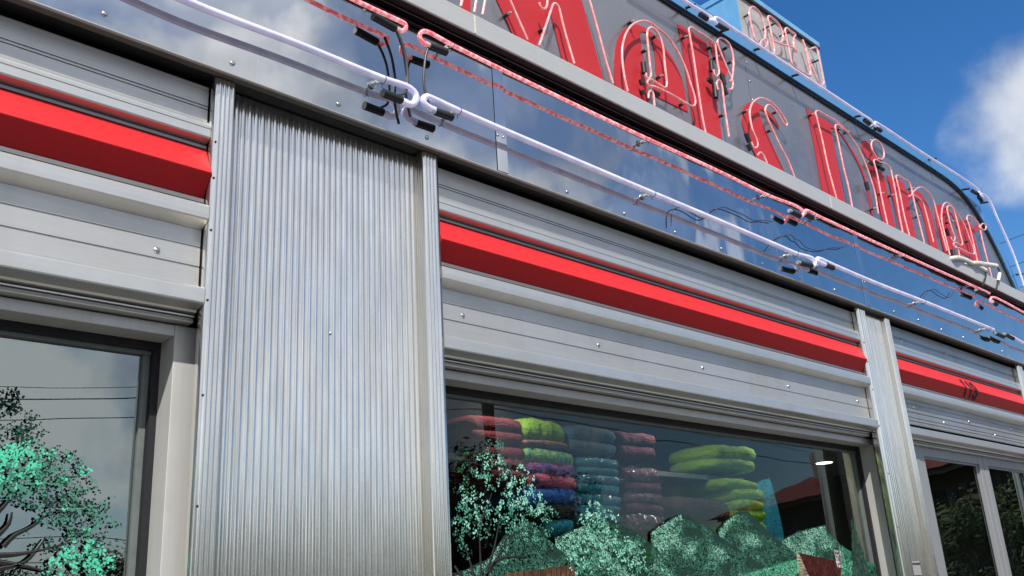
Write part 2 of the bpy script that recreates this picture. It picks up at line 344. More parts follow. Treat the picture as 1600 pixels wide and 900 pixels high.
# traced outlines, in metres on their own planes: (x, z)
DATA = {'barn2': [(2.041, 1.645), (2.354, 1.669), (2.383, 1.629), (2.37, 1.516), (2.012, 1.532)],
 'barnroof': [(3.801, 1.701), (4.115, 1.664), (4.194, 1.564), (3.875, 1.572)],
 'barnwall': [(3.784, 1.696), (3.803, 1.698), (3.875, 1.572), (3.837, 1.448), (3.712, 1.454)],
 'boots': [[(2.805, 3.645), (2.805, 3.599)], [(2.845, 3.526), (2.886, 3.527)], [(2.778, 3.555), (2.783, 3.537)], [(2.774, 3.503), (2.781, 3.489)],
           [(3.336, 3.864), (3.335, 3.814)], [(3.34, 3.746), (3.335, 3.678)], [(3.414, 3.825), (3.424, 3.778)], [(3.413, 3.76), (3.428, 3.725)],
           [(3.292, 3.758), (3.316, 3.75)], [(3.554, 3.564), (3.571, 3.528)], [(3.558, 3.51), (3.574, 3.485)], [(4.779, 3.665), (4.786, 3.624)],
           [(4.901, 3.82), (5.018, 3.835)], [(4.782, 3.663), (4.788, 3.625)], [(4.992, 3.861), (5.05, 3.871)], [(5.0, 3.825), (5.054, 3.826)],
           [(5.859, 3.652), (5.873, 3.609)], [(5.825, 3.498), (5.839, 3.474)], [(5.894, 3.514), (5.887, 3.466)]],
 'cables': [[(1.483, 3.216), (1.504, 3.185), (1.518, 3.15), (1.526, 3.098), (1.527, 3.044), (1.519, 3.012), (1.495, 2.991)],
            [(1.499, 3.231), (1.518, 3.191), (1.529, 3.153), (1.537, 3.089), (1.533, 3.033), (1.537, 2.99), (1.548, 2.947)],
            [(1.614, 3.208), (1.602, 3.174), (1.593, 3.124), (1.589, 3.067), (1.595, 3.029), (1.601, 3.01), (1.618, 2.989)]],
 'chimney': [(4.108, 1.714), (4.177, 1.708), (4.169, 1.632), (4.122, 1.632)],
 'conduit': [[(5.646, 3.383), (5.781, 3.411), (5.908, 3.418), (6.184, 3.416)], [(5.961, 3.417), (6.171, 3.459), (6.418, 3.499)],
             [(6.181, 3.411), (6.165, 3.377), (6.106, 3.33), (6.053, 3.285)], [(6.417, 3.496), (6.45, 3.475), (6.443, 3.45)], [(6.443, 3.45), (6.376, 3.384)],
             [(6.376, 3.384), (6.312, 3.321)]],
 'fscrews': [(0.661, 2.925), (0.989, 2.921), (1.314, 2.917), (1.633, 2.916), (2.258, 2.908), (2.572, 2.906), (2.882, 2.906), (3.2, 2.909), (3.515, 2.911), (3.836, 2.911),
             (4.163, 2.914), (4.808, 2.917), (5.11, 2.921), (5.414, 2.915), (5.729, 2.918), (6.36, 2.922), (1.404, 3.27)],
 'fsup': [('red', (1.709, 3.252)), ('red', (2.714, 3.241)), ('red', (3.577, 3.243)), ('red', (4.04, 3.252)), ('red', (4.973, 3.263)), ('red', (5.955, 3.281)),
          ('white', (1.435, 3.022)), ('white', (1.724, 3.02)), ('white', (2.699, 3.007)), ('white', (3.743, 2.995)), ('white', (4.021, 3.006)), ('white', (5.115, 3.018)),
          ('white', (6.063, 3.016))],
 'ftubes': [('red', [(1.157, 3.262), (1.338, 3.25), (1.467, 3.25), (1.51, 3.25), (1.524, 3.247), (1.524, 3.233), (1.512, 3.219), (1.495, 3.215), (1.486, 3.217)],
             [[(1.481, 3.216), (1.419, 3.225), (1.403, 3.224)]]),
            ('red',
             [(1.619, 3.214), (1.606, 3.208), (1.586, 3.214), (1.577, 3.228), (1.587, 3.248), (1.608, 3.258), (1.709, 3.252), (2.506, 3.241), (3.175, 3.245),
              (3.576, 3.24), (3.853, 3.25), (3.885, 3.238), (3.872, 3.215), (3.838, 3.2)],
             [[(1.619, 3.21), (1.684, 3.215)], [(3.77, 3.209), (3.842, 3.206)]]),
            ('red', [(3.922, 3.238), (3.903, 3.24), (3.901, 3.247), (3.924, 3.256), (4.041, 3.255), (4.576, 3.257), (5.204, 3.264), (6.108, 3.277), (6.226, 3.278)],
             [[(3.905, 3.231), (3.968, 3.23)], [(6.002, 3.254), (6.139, 3.257)]]),
            ('red', [(6.258, 3.222), (6.201, 3.218), (6.229, 3.246), (6.293, 3.263), (6.462, 3.266), (6.833, 3.254), (7.487, 3.247)], [[(6.259, 3.224), (6.309, 3.216)]]),
            ('white',
             [(0.66, 3.027), (0.851, 3.016), (1.162, 3.023), (1.435, 3.024), (1.534, 3.029), (1.555, 3.017), (1.557, 3.0), (1.547, 2.982), (1.53, 2.973), (1.504, 2.975)],
             [[(1.499, 2.977), (1.434, 2.977)]]),
            ('white',
             [(1.628, 2.988), (1.606, 2.989), (1.587, 2.998), (1.586, 3.012), (1.599, 3.024), (1.617, 3.025), (1.73, 3.02), (2.473, 3.009), (3.122, 3.003),
              (3.563, 2.998), (3.76, 2.996), (3.87, 3.004), (3.901, 3.001), (3.914, 2.99), (3.908, 2.977), (3.893, 2.967), (3.876, 2.965)],
             [[(1.633, 2.985), (1.697, 2.988)], [(3.769, 2.955), (3.873, 2.964)]]),
            ('white', [(4.018, 2.999), (3.968, 2.997), (3.94, 3.004), (3.946, 3.014), (3.964, 3.018), (4.105, 3.015), (4.551, 3.011), (5.09, 3.017), (6.139, 3.02)],
             [[(4.017, 2.998), (4.088, 2.998)], [(6.17, 3.0), (6.3, 2.999)]]),
            ('white', [(6.426, 3.023), (6.538, 3.019), (6.674, 3.011), (7.456, 3.016)], [[(6.347, 3.022), (6.477, 3.014)]])],
 'hills': [('near_hill',
            [(1.817, 1.62), (1.857, 1.651), (1.983, 1.689), (2.092, 1.787), (2.159, 1.81), (2.201, 1.788), (2.242, 1.759), (2.37, 1.673), (2.45, 1.582), (2.441, 1.512),
             (1.813, 1.541)]),
           ('hill',
            [(2.287, 1.755), (2.435, 1.799), (2.56, 1.817), (2.612, 1.809), (2.727, 1.768), (2.817, 1.719), (2.895, 1.667), (3.053, 1.621), (3.045, 1.484),
             (2.505, 1.509), (2.416, 1.638), (2.328, 1.712)]),
           ('hill',
            [(2.793, 1.779), (2.891, 1.818), (2.991, 1.847), (3.065, 1.826), (3.165, 1.798), (3.276, 1.745), (3.457, 1.675), (3.571, 1.631), (3.297, 1.473),
             (3.045, 1.484), (3.055, 1.632), (2.945, 1.666), (2.848, 1.724)]),
           ('hill',
            [(3.229, 1.792), (3.3, 1.833), (3.386, 1.867), (3.462, 1.867), (3.555, 1.811), (3.662, 1.754), (3.775, 1.701), (3.81, 1.658), (3.567, 1.636), (3.459, 1.683),
             (3.354, 1.731)]),
           ('hill',
            [(3.696, 1.754), (3.821, 1.788), (3.96, 1.808), (4.085, 1.823), (4.116, 1.792), (4.21, 1.731), (4.237, 1.653), (4.112, 1.655), (3.868, 1.674),
             (3.791, 1.701)]),
           ('foothill', [(3.327, 1.618), (3.541, 1.646), (3.789, 1.677), (3.774, 1.451), (3.21, 1.477)]),
           ('foothill', [(4.197, 1.731), (4.284, 1.699), (4.38, 1.666), (4.569, 1.627), (4.55, 1.415), (4.072, 1.437)])],
 'leaf0': [((0.63, 1.891), 50, 1, 1), ((0.657, 1.899), 45, 1, 1), ((0.638, 1.868), 45, 1, 0.9), ((0.598, 1.878), 60, 1, 1), ((0.717, 1.89), 50, 0.7, 0.5),
           ((0.74, 1.898), 45, 0.7, 0.5), ((0.703, 1.853), 60, 0.7, 0.4), ((0.751, 1.848), 60, 0.6, 0.4), ((0.777, 1.825), 60, 0.6, 0.4), ((0.736, 1.811), 60, 0.6, 0.35),
           ((0.775, 1.782), 60, 0.5, 0.35), ((0.812, 1.776), 50, 0.5, 0.3), ((0.669, 1.845), 50, 0.6, 0.4), ((0.723, 1.763), 50, 0.5, 0.3), ((0.795, 1.697), 45, 1, 1),
           ((0.772, 1.685), 50, 1, 1), ((0.827, 1.679), 40, 0.9, 0.9), ((0.618, 2.001), 40, 0.4, -0.3), ((0.655, 1.973), 30, 0.4, -0.3), ((0.608, 2.038), 25, 0.4, -0.3),
           ((0.617, 1.958), 40, 0.3, -0.2), ((0.666, 1.93), 25, 0.3, 0.2), ((0.804, 1.727), 40, 0.6, 0.4)],
 'leaf1': [((2.031, 2.01), 45, 0.9, 1), ((2.017, 1.956), 55, 0.9, 1), ((2.136, 1.923), 55, 1, 1), ((2.11, 1.869), 50, 1, 1), ((2.191, 1.864), 45, 0.8, 1),
           ((1.906, 1.855), 50, 0.8, 0.8), ((1.943, 1.82), 60, 0.9, 0.9), ((2.021, 1.793), 70, 0.8, 0.7), ((2.202, 1.803), 60, 0.9, 0.8), ((1.902, 1.784), 50, 0.7, 0.7),
           ((1.891, 1.742), 50, 0.5, 0.6), ((2.144, 1.757), 60, 0.6, 0.4), ((2.23, 1.742), 40, 0.5, 0.3), ((1.933, 1.981), 50, 0.5, 0.2), ((1.909, 1.913), 50, 0.5, 0.2),
           ((2.085, 1.816), 50, 0.8, 0.8), ((2.26, 1.827), 40, 0.5, 0.6)],
 'leaf2': [((2.487, 1.832), 40, 0.9, 1), ((2.532, 1.792), 60, 1, 1), ((2.455, 1.775), 60, 1, 1), ((2.424, 1.719), 60, 1, 1), ((2.549, 1.727), 60, 1, 1),
           ((2.628, 1.735), 50, 0.9, 1), ((2.675, 1.694), 50, 0.9, 1), ((2.467, 1.672), 60, 0.9, 1), ((2.591, 1.663), 70, 0.9, 1), ((2.373, 1.689), 40, 0.8, 1),
           ((2.707, 1.645), 40, 0.8, 1), ((2.415, 1.642), 40, 0.8, 1)],
 'letters': [('e',
              [(2.635, 3.495), (2.642, 3.592), (2.66, 3.667), (2.688, 3.731), (2.736, 3.795), (2.786, 3.837), (2.83, 3.859), (2.876, 3.865), (2.922, 3.865),
               (2.978, 3.845), (3.032, 3.814), (3.078, 3.777), (3.112, 3.724), (3.129, 3.651), (3.134, 3.542), (2.907, 3.537), (2.883, 3.537), (2.891, 3.586),
               (2.921, 3.618), (2.928, 3.659), (2.938, 3.764), (2.929, 3.802), (2.901, 3.844), (2.872, 3.84), (2.851, 3.829), (2.842, 3.815), (2.843, 3.766),
               (2.843, 3.713), (2.839, 3.635), (2.843, 3.591), (2.852, 3.571), (2.852, 3.52), (2.846, 3.461), (2.73, 3.42), (2.644, 3.449)]),
             ('l',
              [(3.143, 3.996), (3.252, 4.002), (3.366, 3.991), (3.37, 3.962), (3.372, 3.852), (3.383, 3.715), (3.382, 3.53), (3.378, 3.477), (3.169, 3.446),
               (3.162, 3.507), (3.159, 3.659), (3.157, 3.867)]),
             ('apostrophe',
              [(3.396, 4.011), (3.436, 4.004), (3.494, 4.002), (3.516, 3.983), (3.514, 3.936), (3.514, 3.901), (3.501, 3.868), (3.472, 3.836), (3.462, 3.86),
               (3.443, 3.894), (3.417, 3.918), (3.402, 3.954)]),
             ('s',
              [(3.665, 3.48), (3.652, 3.504), (3.603, 3.561), (3.58, 3.632), (3.584, 3.673), (3.61, 3.728), (3.656, 3.774), (3.704, 3.8), (3.759, 3.811), (3.816, 3.807),
               (3.871, 3.791), (3.915, 3.77), (3.938, 3.744), (3.926, 3.723), (3.896, 3.74), (3.845, 3.77), (3.81, 3.784), (3.782, 3.786), (3.76, 3.77), (3.757, 3.745),
               (3.778, 3.7), (3.811, 3.64), (3.861, 3.575), (3.904, 3.501), (3.915, 3.47), (3.748, 3.444)]),
             ('D',
              [(4.273, 3.962), (4.399, 3.964), (4.539, 3.965), (4.632, 3.94), (4.705, 3.896), (4.777, 3.847), (4.83, 3.783), (4.861, 3.704), (4.862, 3.539),
               (4.852, 3.49), (4.825, 3.483), (4.837, 3.54), (4.834, 3.673), (4.819, 3.756), (4.767, 3.82), (4.7, 3.883), (4.642, 3.928), (4.59, 3.945), (4.517, 3.931),
               (4.526, 3.507), (4.522, 3.457), (4.289, 3.461), (4.283, 3.502), (4.286, 3.739)]),
             ('i',
              [(4.929, 3.832), (5.002, 3.827), (5.098, 3.836), (5.119, 3.81), (5.118, 3.732), (5.128, 3.513), (5.128, 3.475), (4.977, 3.46), (4.967, 3.51),
               (4.957, 3.634)]),
             ('i_dot',
              [(4.88, 3.936), (4.899, 3.965), (4.938, 3.991), (4.979, 3.999), (5.032, 3.981), (5.067, 3.952), (5.086, 3.922), (5.043, 3.891), (4.989, 3.869),
               (4.929, 3.87), (4.889, 3.9)]),
             ('n',
              [(5.162, 3.832), (5.275, 3.844), (5.393, 3.849), (5.404, 3.78), (5.459, 3.81), (5.561, 3.846), (5.649, 3.848), (5.699, 3.803), (5.736, 3.73),
               (5.721, 3.531), (5.715, 3.481), (5.606, 3.456), (5.596, 3.51), (5.598, 3.662), (5.568, 3.748), (5.519, 3.791), (5.403, 3.74), (5.401, 3.51), (5.4, 3.471),
               (5.202, 3.448), (5.196, 3.507)]),
             ('e',
              [(5.801, 3.773), (5.86, 3.824), (5.926, 3.851), (5.998, 3.852), (6.124, 3.832), (6.231, 3.786), (6.258, 3.694), (6.257, 3.553), (6.08, 3.553),
               (6.078, 3.584), (6.118, 3.625), (6.144, 3.72), (6.112, 3.809), (6.068, 3.83), (6.032, 3.813), (6.014, 3.688), (6.004, 3.599), (5.988, 3.532),
               (6.013, 3.476), (5.81, 3.492), (5.787, 3.656)]),
             ('r', [(6.234, 3.828), (6.356, 3.842), (6.428, 3.831), (6.433, 3.732), (6.449, 3.566), (6.438, 3.511), (6.266, 3.499), (6.253, 3.544), (6.239, 3.694)]),
             ('r_flag', [(6.441, 3.8), (6.493, 3.841), (6.556, 3.862), (6.577, 3.846), (6.524, 3.805), (6.45, 3.78)])],
 'neon': [('M', [(1.789, 3.453), (1.797, 3.482), (1.802, 3.5)]), ('M', [(1.85, 3.457), (1.862, 3.512), (1.866, 3.53)]),
          ('M', [(1.887, 3.463), (1.904, 3.531), (1.908, 3.549)]), ('M', [(2.103, 3.456), (2.053, 3.542), (2.027, 3.588), (2.011, 3.616)]),
          ('M', [(2.162, 3.455), (2.205, 3.554), (2.243, 3.643), (2.259, 3.677), (2.272, 3.685), (2.287, 3.677), (2.301, 3.62), (2.319, 3.551), (2.349, 3.455)]),
          ('M', [(2.18, 3.647), (2.186, 3.631), (2.202, 3.629), (2.219, 3.646), (2.226, 3.672), (2.232, 3.707)]),
          ('M', [(2.572, 3.454), (2.541, 3.552), (2.509, 3.682), (2.477, 3.796), (2.467, 3.825)]),
          ('e',
           [(2.661, 3.453), (2.65, 3.52), (2.65, 3.608), (2.666, 3.677), (2.704, 3.75), (2.755, 3.807), (2.818, 3.849), (2.869, 3.864), (2.927, 3.858), (2.992, 3.844),
            (3.046, 3.805), (3.095, 3.739), (3.123, 3.66), (3.143, 3.589), (3.134, 3.561), (3.109, 3.546), (3.066, 3.546), (2.939, 3.55), (2.84, 3.543), (2.806, 3.533),
            (2.801, 3.548), (2.824, 3.57), (2.861, 3.571), (2.905, 3.566), (2.929, 3.57), (2.94, 3.591), (2.943, 3.674), (2.946, 3.776), (2.935, 3.816), (2.907, 3.841),
            (2.876, 3.842), (2.85, 3.819), (2.841, 3.792), (2.837, 3.719), (2.835, 3.631), (2.834, 3.594), (2.816, 3.57), (2.8, 3.567), (2.8, 3.589)]),
          ('e', [(2.796, 3.472), (2.804, 3.499), (2.821, 3.516), (2.832, 3.507), (2.832, 3.448)]),
          ('l',
           [(3.188, 3.445), (3.181, 3.508), (3.177, 3.672), (3.175, 3.827), (3.168, 3.937), (3.167, 3.958), (3.185, 3.977), (3.24, 3.978), (3.34, 3.976), (3.372, 3.967),
            (3.374, 3.922), (3.372, 3.866), (3.375, 3.82), (3.361, 3.796), (3.338, 3.782), (3.329, 3.795), (3.329, 3.812)]),
          ('l', [(3.341, 3.713), (3.339, 3.749), (3.366, 3.772), (3.379, 3.761), (3.377, 3.641), (3.377, 3.485)]),
          ('apostrophe',
           [(3.431, 3.747), (3.462, 3.76), (3.483, 3.8), (3.469, 3.836), (3.443, 3.881), (3.414, 3.938), (3.398, 3.98), (3.406, 4.004), (3.43, 4.024), (3.472, 4.03),
            (3.506, 4.018), (3.521, 3.975), (3.517, 3.924), (3.493, 3.852), (3.47, 3.809), (3.445, 3.798)]),
          ('s',
           [(3.57, 3.522), (3.579, 3.498), (3.604, 3.503), (3.625, 3.523), (3.619, 3.555), (3.597, 3.592), (3.592, 3.664), (3.602, 3.701), (3.637, 3.751), (3.684, 3.788),
            (3.727, 3.81), (3.783, 3.821), (3.85, 3.815), (3.902, 3.789), (3.943, 3.755), (3.949, 3.743), (3.929, 3.727), (3.904, 3.742), (3.869, 3.777), (3.843, 3.792),
            (3.811, 3.799), (3.781, 3.791), (3.756, 3.767), (3.747, 3.741), (3.761, 3.705), (3.788, 3.662), (3.836, 3.591), (3.888, 3.532), (3.933, 3.442)]),
          ('s', [(3.606, 3.462), (3.623, 3.481), (3.643, 3.49), (3.66, 3.483), (3.683, 3.447)]),
          ('D',
           [(4.348, 3.447), (4.317, 3.613), (4.306, 3.781), (4.29, 3.896), (4.286, 3.927), (4.312, 3.946), (4.417, 3.952), (4.516, 3.955), (4.584, 3.942), (4.661, 3.913),
            (4.743, 3.851), (4.792, 3.779), (4.823, 3.701), (4.843, 3.612), (4.834, 3.486)]),
          ('D', [(4.516, 3.441), (4.517, 3.553), (4.502, 3.668), (4.498, 3.82), (4.493, 3.908), (4.507, 3.928), (4.538, 3.937), (4.585, 3.925)]),
          ('i_dot',
           [(4.963, 3.872), (4.927, 3.907), (4.927, 3.944), (4.959, 3.978), (5.0, 3.997), (5.046, 3.996), (5.082, 3.972), (5.085, 3.933), (5.067, 3.904), (5.03, 3.881),
            (4.985, 3.873)]),
          ('i',
           [(4.929, 3.446), (4.923, 3.558), (4.923, 3.67), (4.925, 3.768), (4.915, 3.819), (4.917, 3.838), (4.952, 3.854), (4.996, 3.853), (5.045, 3.861), (5.101, 3.863),
            (5.133, 3.848), (5.137, 3.8), (5.135, 3.683), (5.122, 3.543), (5.119, 3.444)]),
          ('n',
           [(5.207, 3.447), (5.193, 3.561), (5.196, 3.715), (5.191, 3.792), (5.192, 3.818), (5.227, 3.835), (5.312, 3.835), (5.375, 3.834), (5.388, 3.801), (5.39, 3.674),
            (5.411, 3.445)]),
          ('n', [(5.374, 3.749), (5.412, 3.779), (5.494, 3.828), (5.574, 3.853), (5.658, 3.843), (5.709, 3.799), (5.719, 3.728), (5.737, 3.561), (5.748, 3.475)]),
          ('n', [(5.311, 3.72), (5.393, 3.754), (5.461, 3.757), (5.523, 3.741), (5.538, 3.681), (5.559, 3.487)]),
          ('e',
           [(5.784, 3.451), (5.779, 3.51), (5.772, 3.615), (5.776, 3.686), (5.821, 3.767), (5.873, 3.819), (5.931, 3.847), (5.995, 3.849), (6.069, 3.816), (6.165, 3.751),
            (6.208, 3.657), (6.235, 3.567), (6.188, 3.551), (6.073, 3.545), (5.963, 3.543), (5.895, 3.531), (5.886, 3.549), (5.944, 3.574), (6.014, 3.572),
            (6.053, 3.591), (6.052, 3.644), (6.047, 3.738), (6.032, 3.814), (5.991, 3.834), (5.948, 3.828), (5.916, 3.798), (5.911, 3.72), (5.927, 3.645), (5.943, 3.609),
            (5.909, 3.577), (5.876, 3.573), (5.87, 3.593)]),
          ('e', [(5.893, 3.529), (5.931, 3.544), (5.951, 3.526), (5.944, 3.456)]),
          ('r',
           [(6.256, 3.496), (6.26, 3.613), (6.259, 3.75), (6.247, 3.817), (6.27, 3.842), (6.316, 3.855), (6.408, 3.845), (6.454, 3.827), (6.451, 3.797), (6.502, 3.835),
            (6.555, 3.857), (6.593, 3.852), (6.576, 3.822), (6.523, 3.801), (6.481, 3.805)]),
          ('r', [(6.456, 3.782), (6.453, 3.748), (6.453, 3.608), (6.467, 3.432)])],
 'open': [[(3.921, 4.223), (3.889, 4.241), (3.873, 4.319), (3.87, 4.396), (3.889, 4.431), (3.919, 4.455), (3.963, 4.457), (3.994, 4.435), (4.008, 4.394), (4.013, 4.34),
           (3.99, 4.291), (3.947, 4.254), (3.932, 4.228), (3.956, 4.219), (3.993, 4.242), (4.018, 4.28), (4.013, 4.295), (3.978, 4.279)],
          [(4.063, 4.224), (4.076, 4.249), (4.075, 4.335), (4.071, 4.405), (4.064, 4.45), (4.079, 4.469), (4.125, 4.473), (4.18, 4.461), (4.202, 4.421), (4.197, 4.378),
           (4.167, 4.342), (4.122, 4.323), (4.07, 4.317)],
          [(4.089, 4.317), (4.163, 4.328), (4.248, 4.352), (4.305, 4.363), (4.346, 4.364), (4.328, 4.348), (4.312, 4.362), (4.326, 4.433), (4.357, 4.47), (4.31, 4.472),
           (4.264, 4.474), (4.242, 4.453), (4.242, 4.397), (4.247, 4.303), (4.256, 4.242), (4.294, 4.233), (4.404, 4.236), (4.447, 4.243)],
          [(4.448, 4.245), (4.46, 4.274), (4.454, 4.354), (4.446, 4.442), (4.434, 4.472)],
          [(4.431, 4.461), (4.456, 4.404), (4.485, 4.316), (4.523, 4.257), (4.551, 4.223), (4.599, 4.249), (4.603, 4.304), (4.599, 4.403), (4.592, 4.481), (4.545, 4.462),
           (4.492, 4.429)]],
 'opensup': [(3.874, 4.39), (4.061, 4.396), (4.237, 4.427), (4.003, 4.296), (4.139, 4.45), (4.59, 4.401), (4.581, 4.487), (4.319, 4.478)],
 'rimboots': [[(3.24, 4.055), (3.295, 4.055)], [(3.378, 4.06), (3.442, 4.064)], [(4.841, 4.061), (4.924, 4.053)], [(4.974, 4.057), (5.039, 4.058)],
              [(6.399, 4.05), (6.503, 4.055)], [(6.503, 4.036), (6.548, 4.014)]],
 'rimsup': [(3.204, 4.09), (3.467, 4.073), (3.775, 4.1), (4.134, 4.089), (4.825, 4.086), (5.032, 4.068), (5.843, 4.125), (6.344, 4.051), (6.664, 4.037), (7.06, 3.583)],
 'rimtubes': [[(2.717, 4.074), (3.111, 4.071), (3.309, 4.075), (3.334, 4.073), (3.326, 4.059), (3.293, 4.048)],
              [(3.367, 4.059), (3.349, 4.069), (3.358, 4.087), (3.386, 4.095), (3.502, 4.093), (4.464, 4.085), (4.818, 4.082), (4.926, 4.078), (4.937, 4.065),
               (4.897, 4.043)],
              [(5.002, 4.066), (4.954, 4.067), (4.97, 4.089), (5.021, 4.094), (5.605, 4.093), (6.208, 4.101), (6.468, 4.094), (6.529, 4.082), (6.489, 4.051)],
              [(6.581, 4.052), (6.513, 4.053), (6.57, 4.074), (6.692, 4.063), (6.791, 3.927), (6.891, 3.79), (6.95, 3.687), (6.988, 3.569), (7.007, 3.482)]],
 'shirts': [('maroon',
             [('maroon', 2.317, 2.18, 0.274, 0.047), ('maroon', 2.319, 2.136, 0.264, 0.042), ('maroon', 2.353, 2.079, 0.202, 0.044),
              ('maroon', 2.361, 2.038, 0.192, 0.039), ('maroon', 2.369, 2.0, 0.183, 0.039)]),
            ('mixed',
             [('lime', 2.57, 2.177, 0.229, 0.069), ('orange_blue', 2.572, 2.128, 0.247, 0.022), ('tie_dye', 2.586, 2.081, 0.276, 0.049),
              ('magenta_purple', 2.592, 2.035, 0.269, 0.046), ('pink', 2.598, 1.989, 0.261, 0.048), ('blue', 2.583, 1.934, 0.268, 0.057),
              ('black', 2.605, 1.878, 0.213, 0.051), ('teal', 2.625, 1.823, 0.141, 0.046)]),
            ('teal',
             [('slate', 2.85, 2.185, 0.287, 0.052), ('slate', 2.844, 2.134, 0.286, 0.046), ('teal', 2.868, 2.073, 0.253, 0.033), ('teal', 2.864, 2.04, 0.253, 0.028),
              ('teal', 2.864, 2.008, 0.252, 0.03), ('teal', 2.857, 1.971, 0.253, 0.04), ('teal', 2.855, 1.93, 0.252, 0.037), ('teal', 2.85, 1.894, 0.252, 0.029),
              ('teal', 2.848, 1.86, 0.246, 0.034)]),
            ('plum',
             [('plum', 3.129, 2.187, 0.26, 0.052), ('plum', 3.125, 2.135, 0.25, 0.049), ('plum', 3.135, 2.04, 0.248, 0.053), ('plum', 3.139, 1.989, 0.257, 0.045),
              ('plum', 3.136, 1.944, 0.265, 0.039), ('plum', 3.131, 1.9, 0.259, 0.044), ('plum', 3.124, 1.845, 0.25, 0.061)]),
            ('lime',
             [('lime', 3.87, 2.181, 0.354, 0.058), ('lime', 3.86, 2.127, 0.339, 0.043), ('lime', 3.877, 2.033, 0.268, 0.042), ('lime', 3.923, 1.989, 0.274, 0.051),
              ('lime', 3.919, 1.94, 0.246, 0.047), ('lime', 3.923, 1.892, 0.257, 0.044), ('lime', 3.916, 1.842, 0.243, 0.049)]),
            ('brown', [('brown', 3.55, 1.91, 0.423, 0.072)])],
 'skylines': [[(46.276, 16.566), (53.055, 18.961), (93.734, 33.331)], [(45.358, 14.967), (51.844, 17.113), (90.761, 29.989)],
              [(44.564, 13.585), (50.828, 15.564), (88.412, 27.437)]],
 'spruce': [(4.334, 1.864), (4.23, 1.583)],
 'supports': [(2.03, 3.541), (2.208, 3.553), (2.765, 3.831), (2.841, 3.724), (2.924, 3.827), (2.924, 3.63), (3.07, 3.552), (3.154, 3.921), (3.369, 3.958), (3.401, 3.915),
              (3.528, 3.942), (3.384, 3.606), (3.506, 4.011), (3.597, 3.701), (3.893, 3.801), (3.803, 3.667), (4.276, 3.918), (4.67, 3.945), (4.588, 3.938),
              (4.967, 3.856), (5.112, 3.68), (5.447, 3.82), (5.271, 3.835), (4.824, 3.521), (4.98, 3.656), (5.447, 3.632), (5.939, 3.717), (6.216, 3.652), (6.005, 3.742),
              (6.343, 3.834), (5.997, 3.832)],
 'tree0': [[(0.601, 1.71), (0.666, 1.713), (0.733, 1.727), (0.761, 1.736)], [(0.613, 1.699), (0.668, 1.69), (0.72, 1.677)],
           [(0.631, 1.727), (0.65, 1.75), (0.682, 1.768), (0.714, 1.798)], [(0.608, 1.79), (0.627, 1.814), (0.646, 1.844)],
           [(0.618, 1.75), (0.637, 1.773), (0.64, 1.797)], [(0.605, 1.671), (0.597, 1.842), (0.589, 1.961)], [(0.625, 1.682), (0.678, 1.698), (0.713, 1.745)]],
 'tree1': [[(1.96, 1.602), (1.953, 1.657), (1.953, 1.742), (1.951, 1.784)], [(1.966, 1.629), (2.018, 1.742), (2.045, 1.83)],
           [(1.972, 1.643), (2.047, 1.72), (2.103, 1.772), (2.126, 1.794)], [(1.932, 1.617), (1.899, 1.714), (1.881, 1.742)],
           [(1.983, 1.664), (2.035, 1.692), (2.15, 1.698)], [(1.903, 1.611), (1.85, 1.673)], [(1.951, 1.784), (1.995, 1.858), (2.013, 1.888)],
           [(2.037, 1.72), (2.081, 1.764)]],
 'wires': [[(2.843, 2.92), (2.85, 2.962), (2.86, 2.987), (2.883, 3.005), (2.919, 3.019), (2.971, 3.019), (3.016, 3.012), (3.056, 3.007), (3.094, 3.017), (3.143, 3.045),
            (3.174, 3.072), (3.21, 3.094), (3.251, 3.107), (3.309, 3.109), (3.395, 3.109), (3.475, 3.103), (3.549, 3.123), (3.647, 3.14)],
           [(3.569, 2.985), (3.624, 3.03), (3.686, 3.07), (3.762, 3.103), (3.802, 3.11), (3.828, 3.095), (3.861, 3.1), (3.909, 3.079), (4.023, 3.086), (4.094, 3.104),
            (4.19, 3.137), (4.293, 3.16), (4.365, 3.189)],
           [(5.19, 3.046), (5.243, 3.086), (5.335, 3.136), (5.414, 3.154), (5.498, 3.142), (5.609, 3.143), (5.702, 3.197)]]}

# ================================================================== SETTING
g = MB().quad((-900, -900, 0), (900, -900, 0), (900, 900, 0), (-900, 900, 0)).build('ground', simple('lot_asphalt', (.06, .06, .062), .9, 0, .25, 3)); g['kind'] = 'structure'
pv = MB().box((-40, .55, .004), (60, Y(.2), .13)).build('pavement', simple('concrete_walk', (.25, .24, .225), .85, 0, .15, 4)); pv['kind'] = 'structure'
rd = MB().quad((-300, -14.5, .004), (300, -14.5, .004), (300, -7.0, .004), (-300, -7.0, .004)).build('road', simple('road_asphalt', (.05, .05, .052), .9, 0, .2, 2)); rd['kind'] = 'structure'
mk = MB()
for k in range(-20, 21): mk.quad((k*9-1.5, -10.82, .008), (k*9+1.5, -10.82, .008), (k*9+1.5, -10.68, .008), (k*9-1.5, -10.68, .008))
mk = mk.build('road_markings', simple('road_paint', (.7, .6, .15), .7)); mk['kind'] = 'structure'

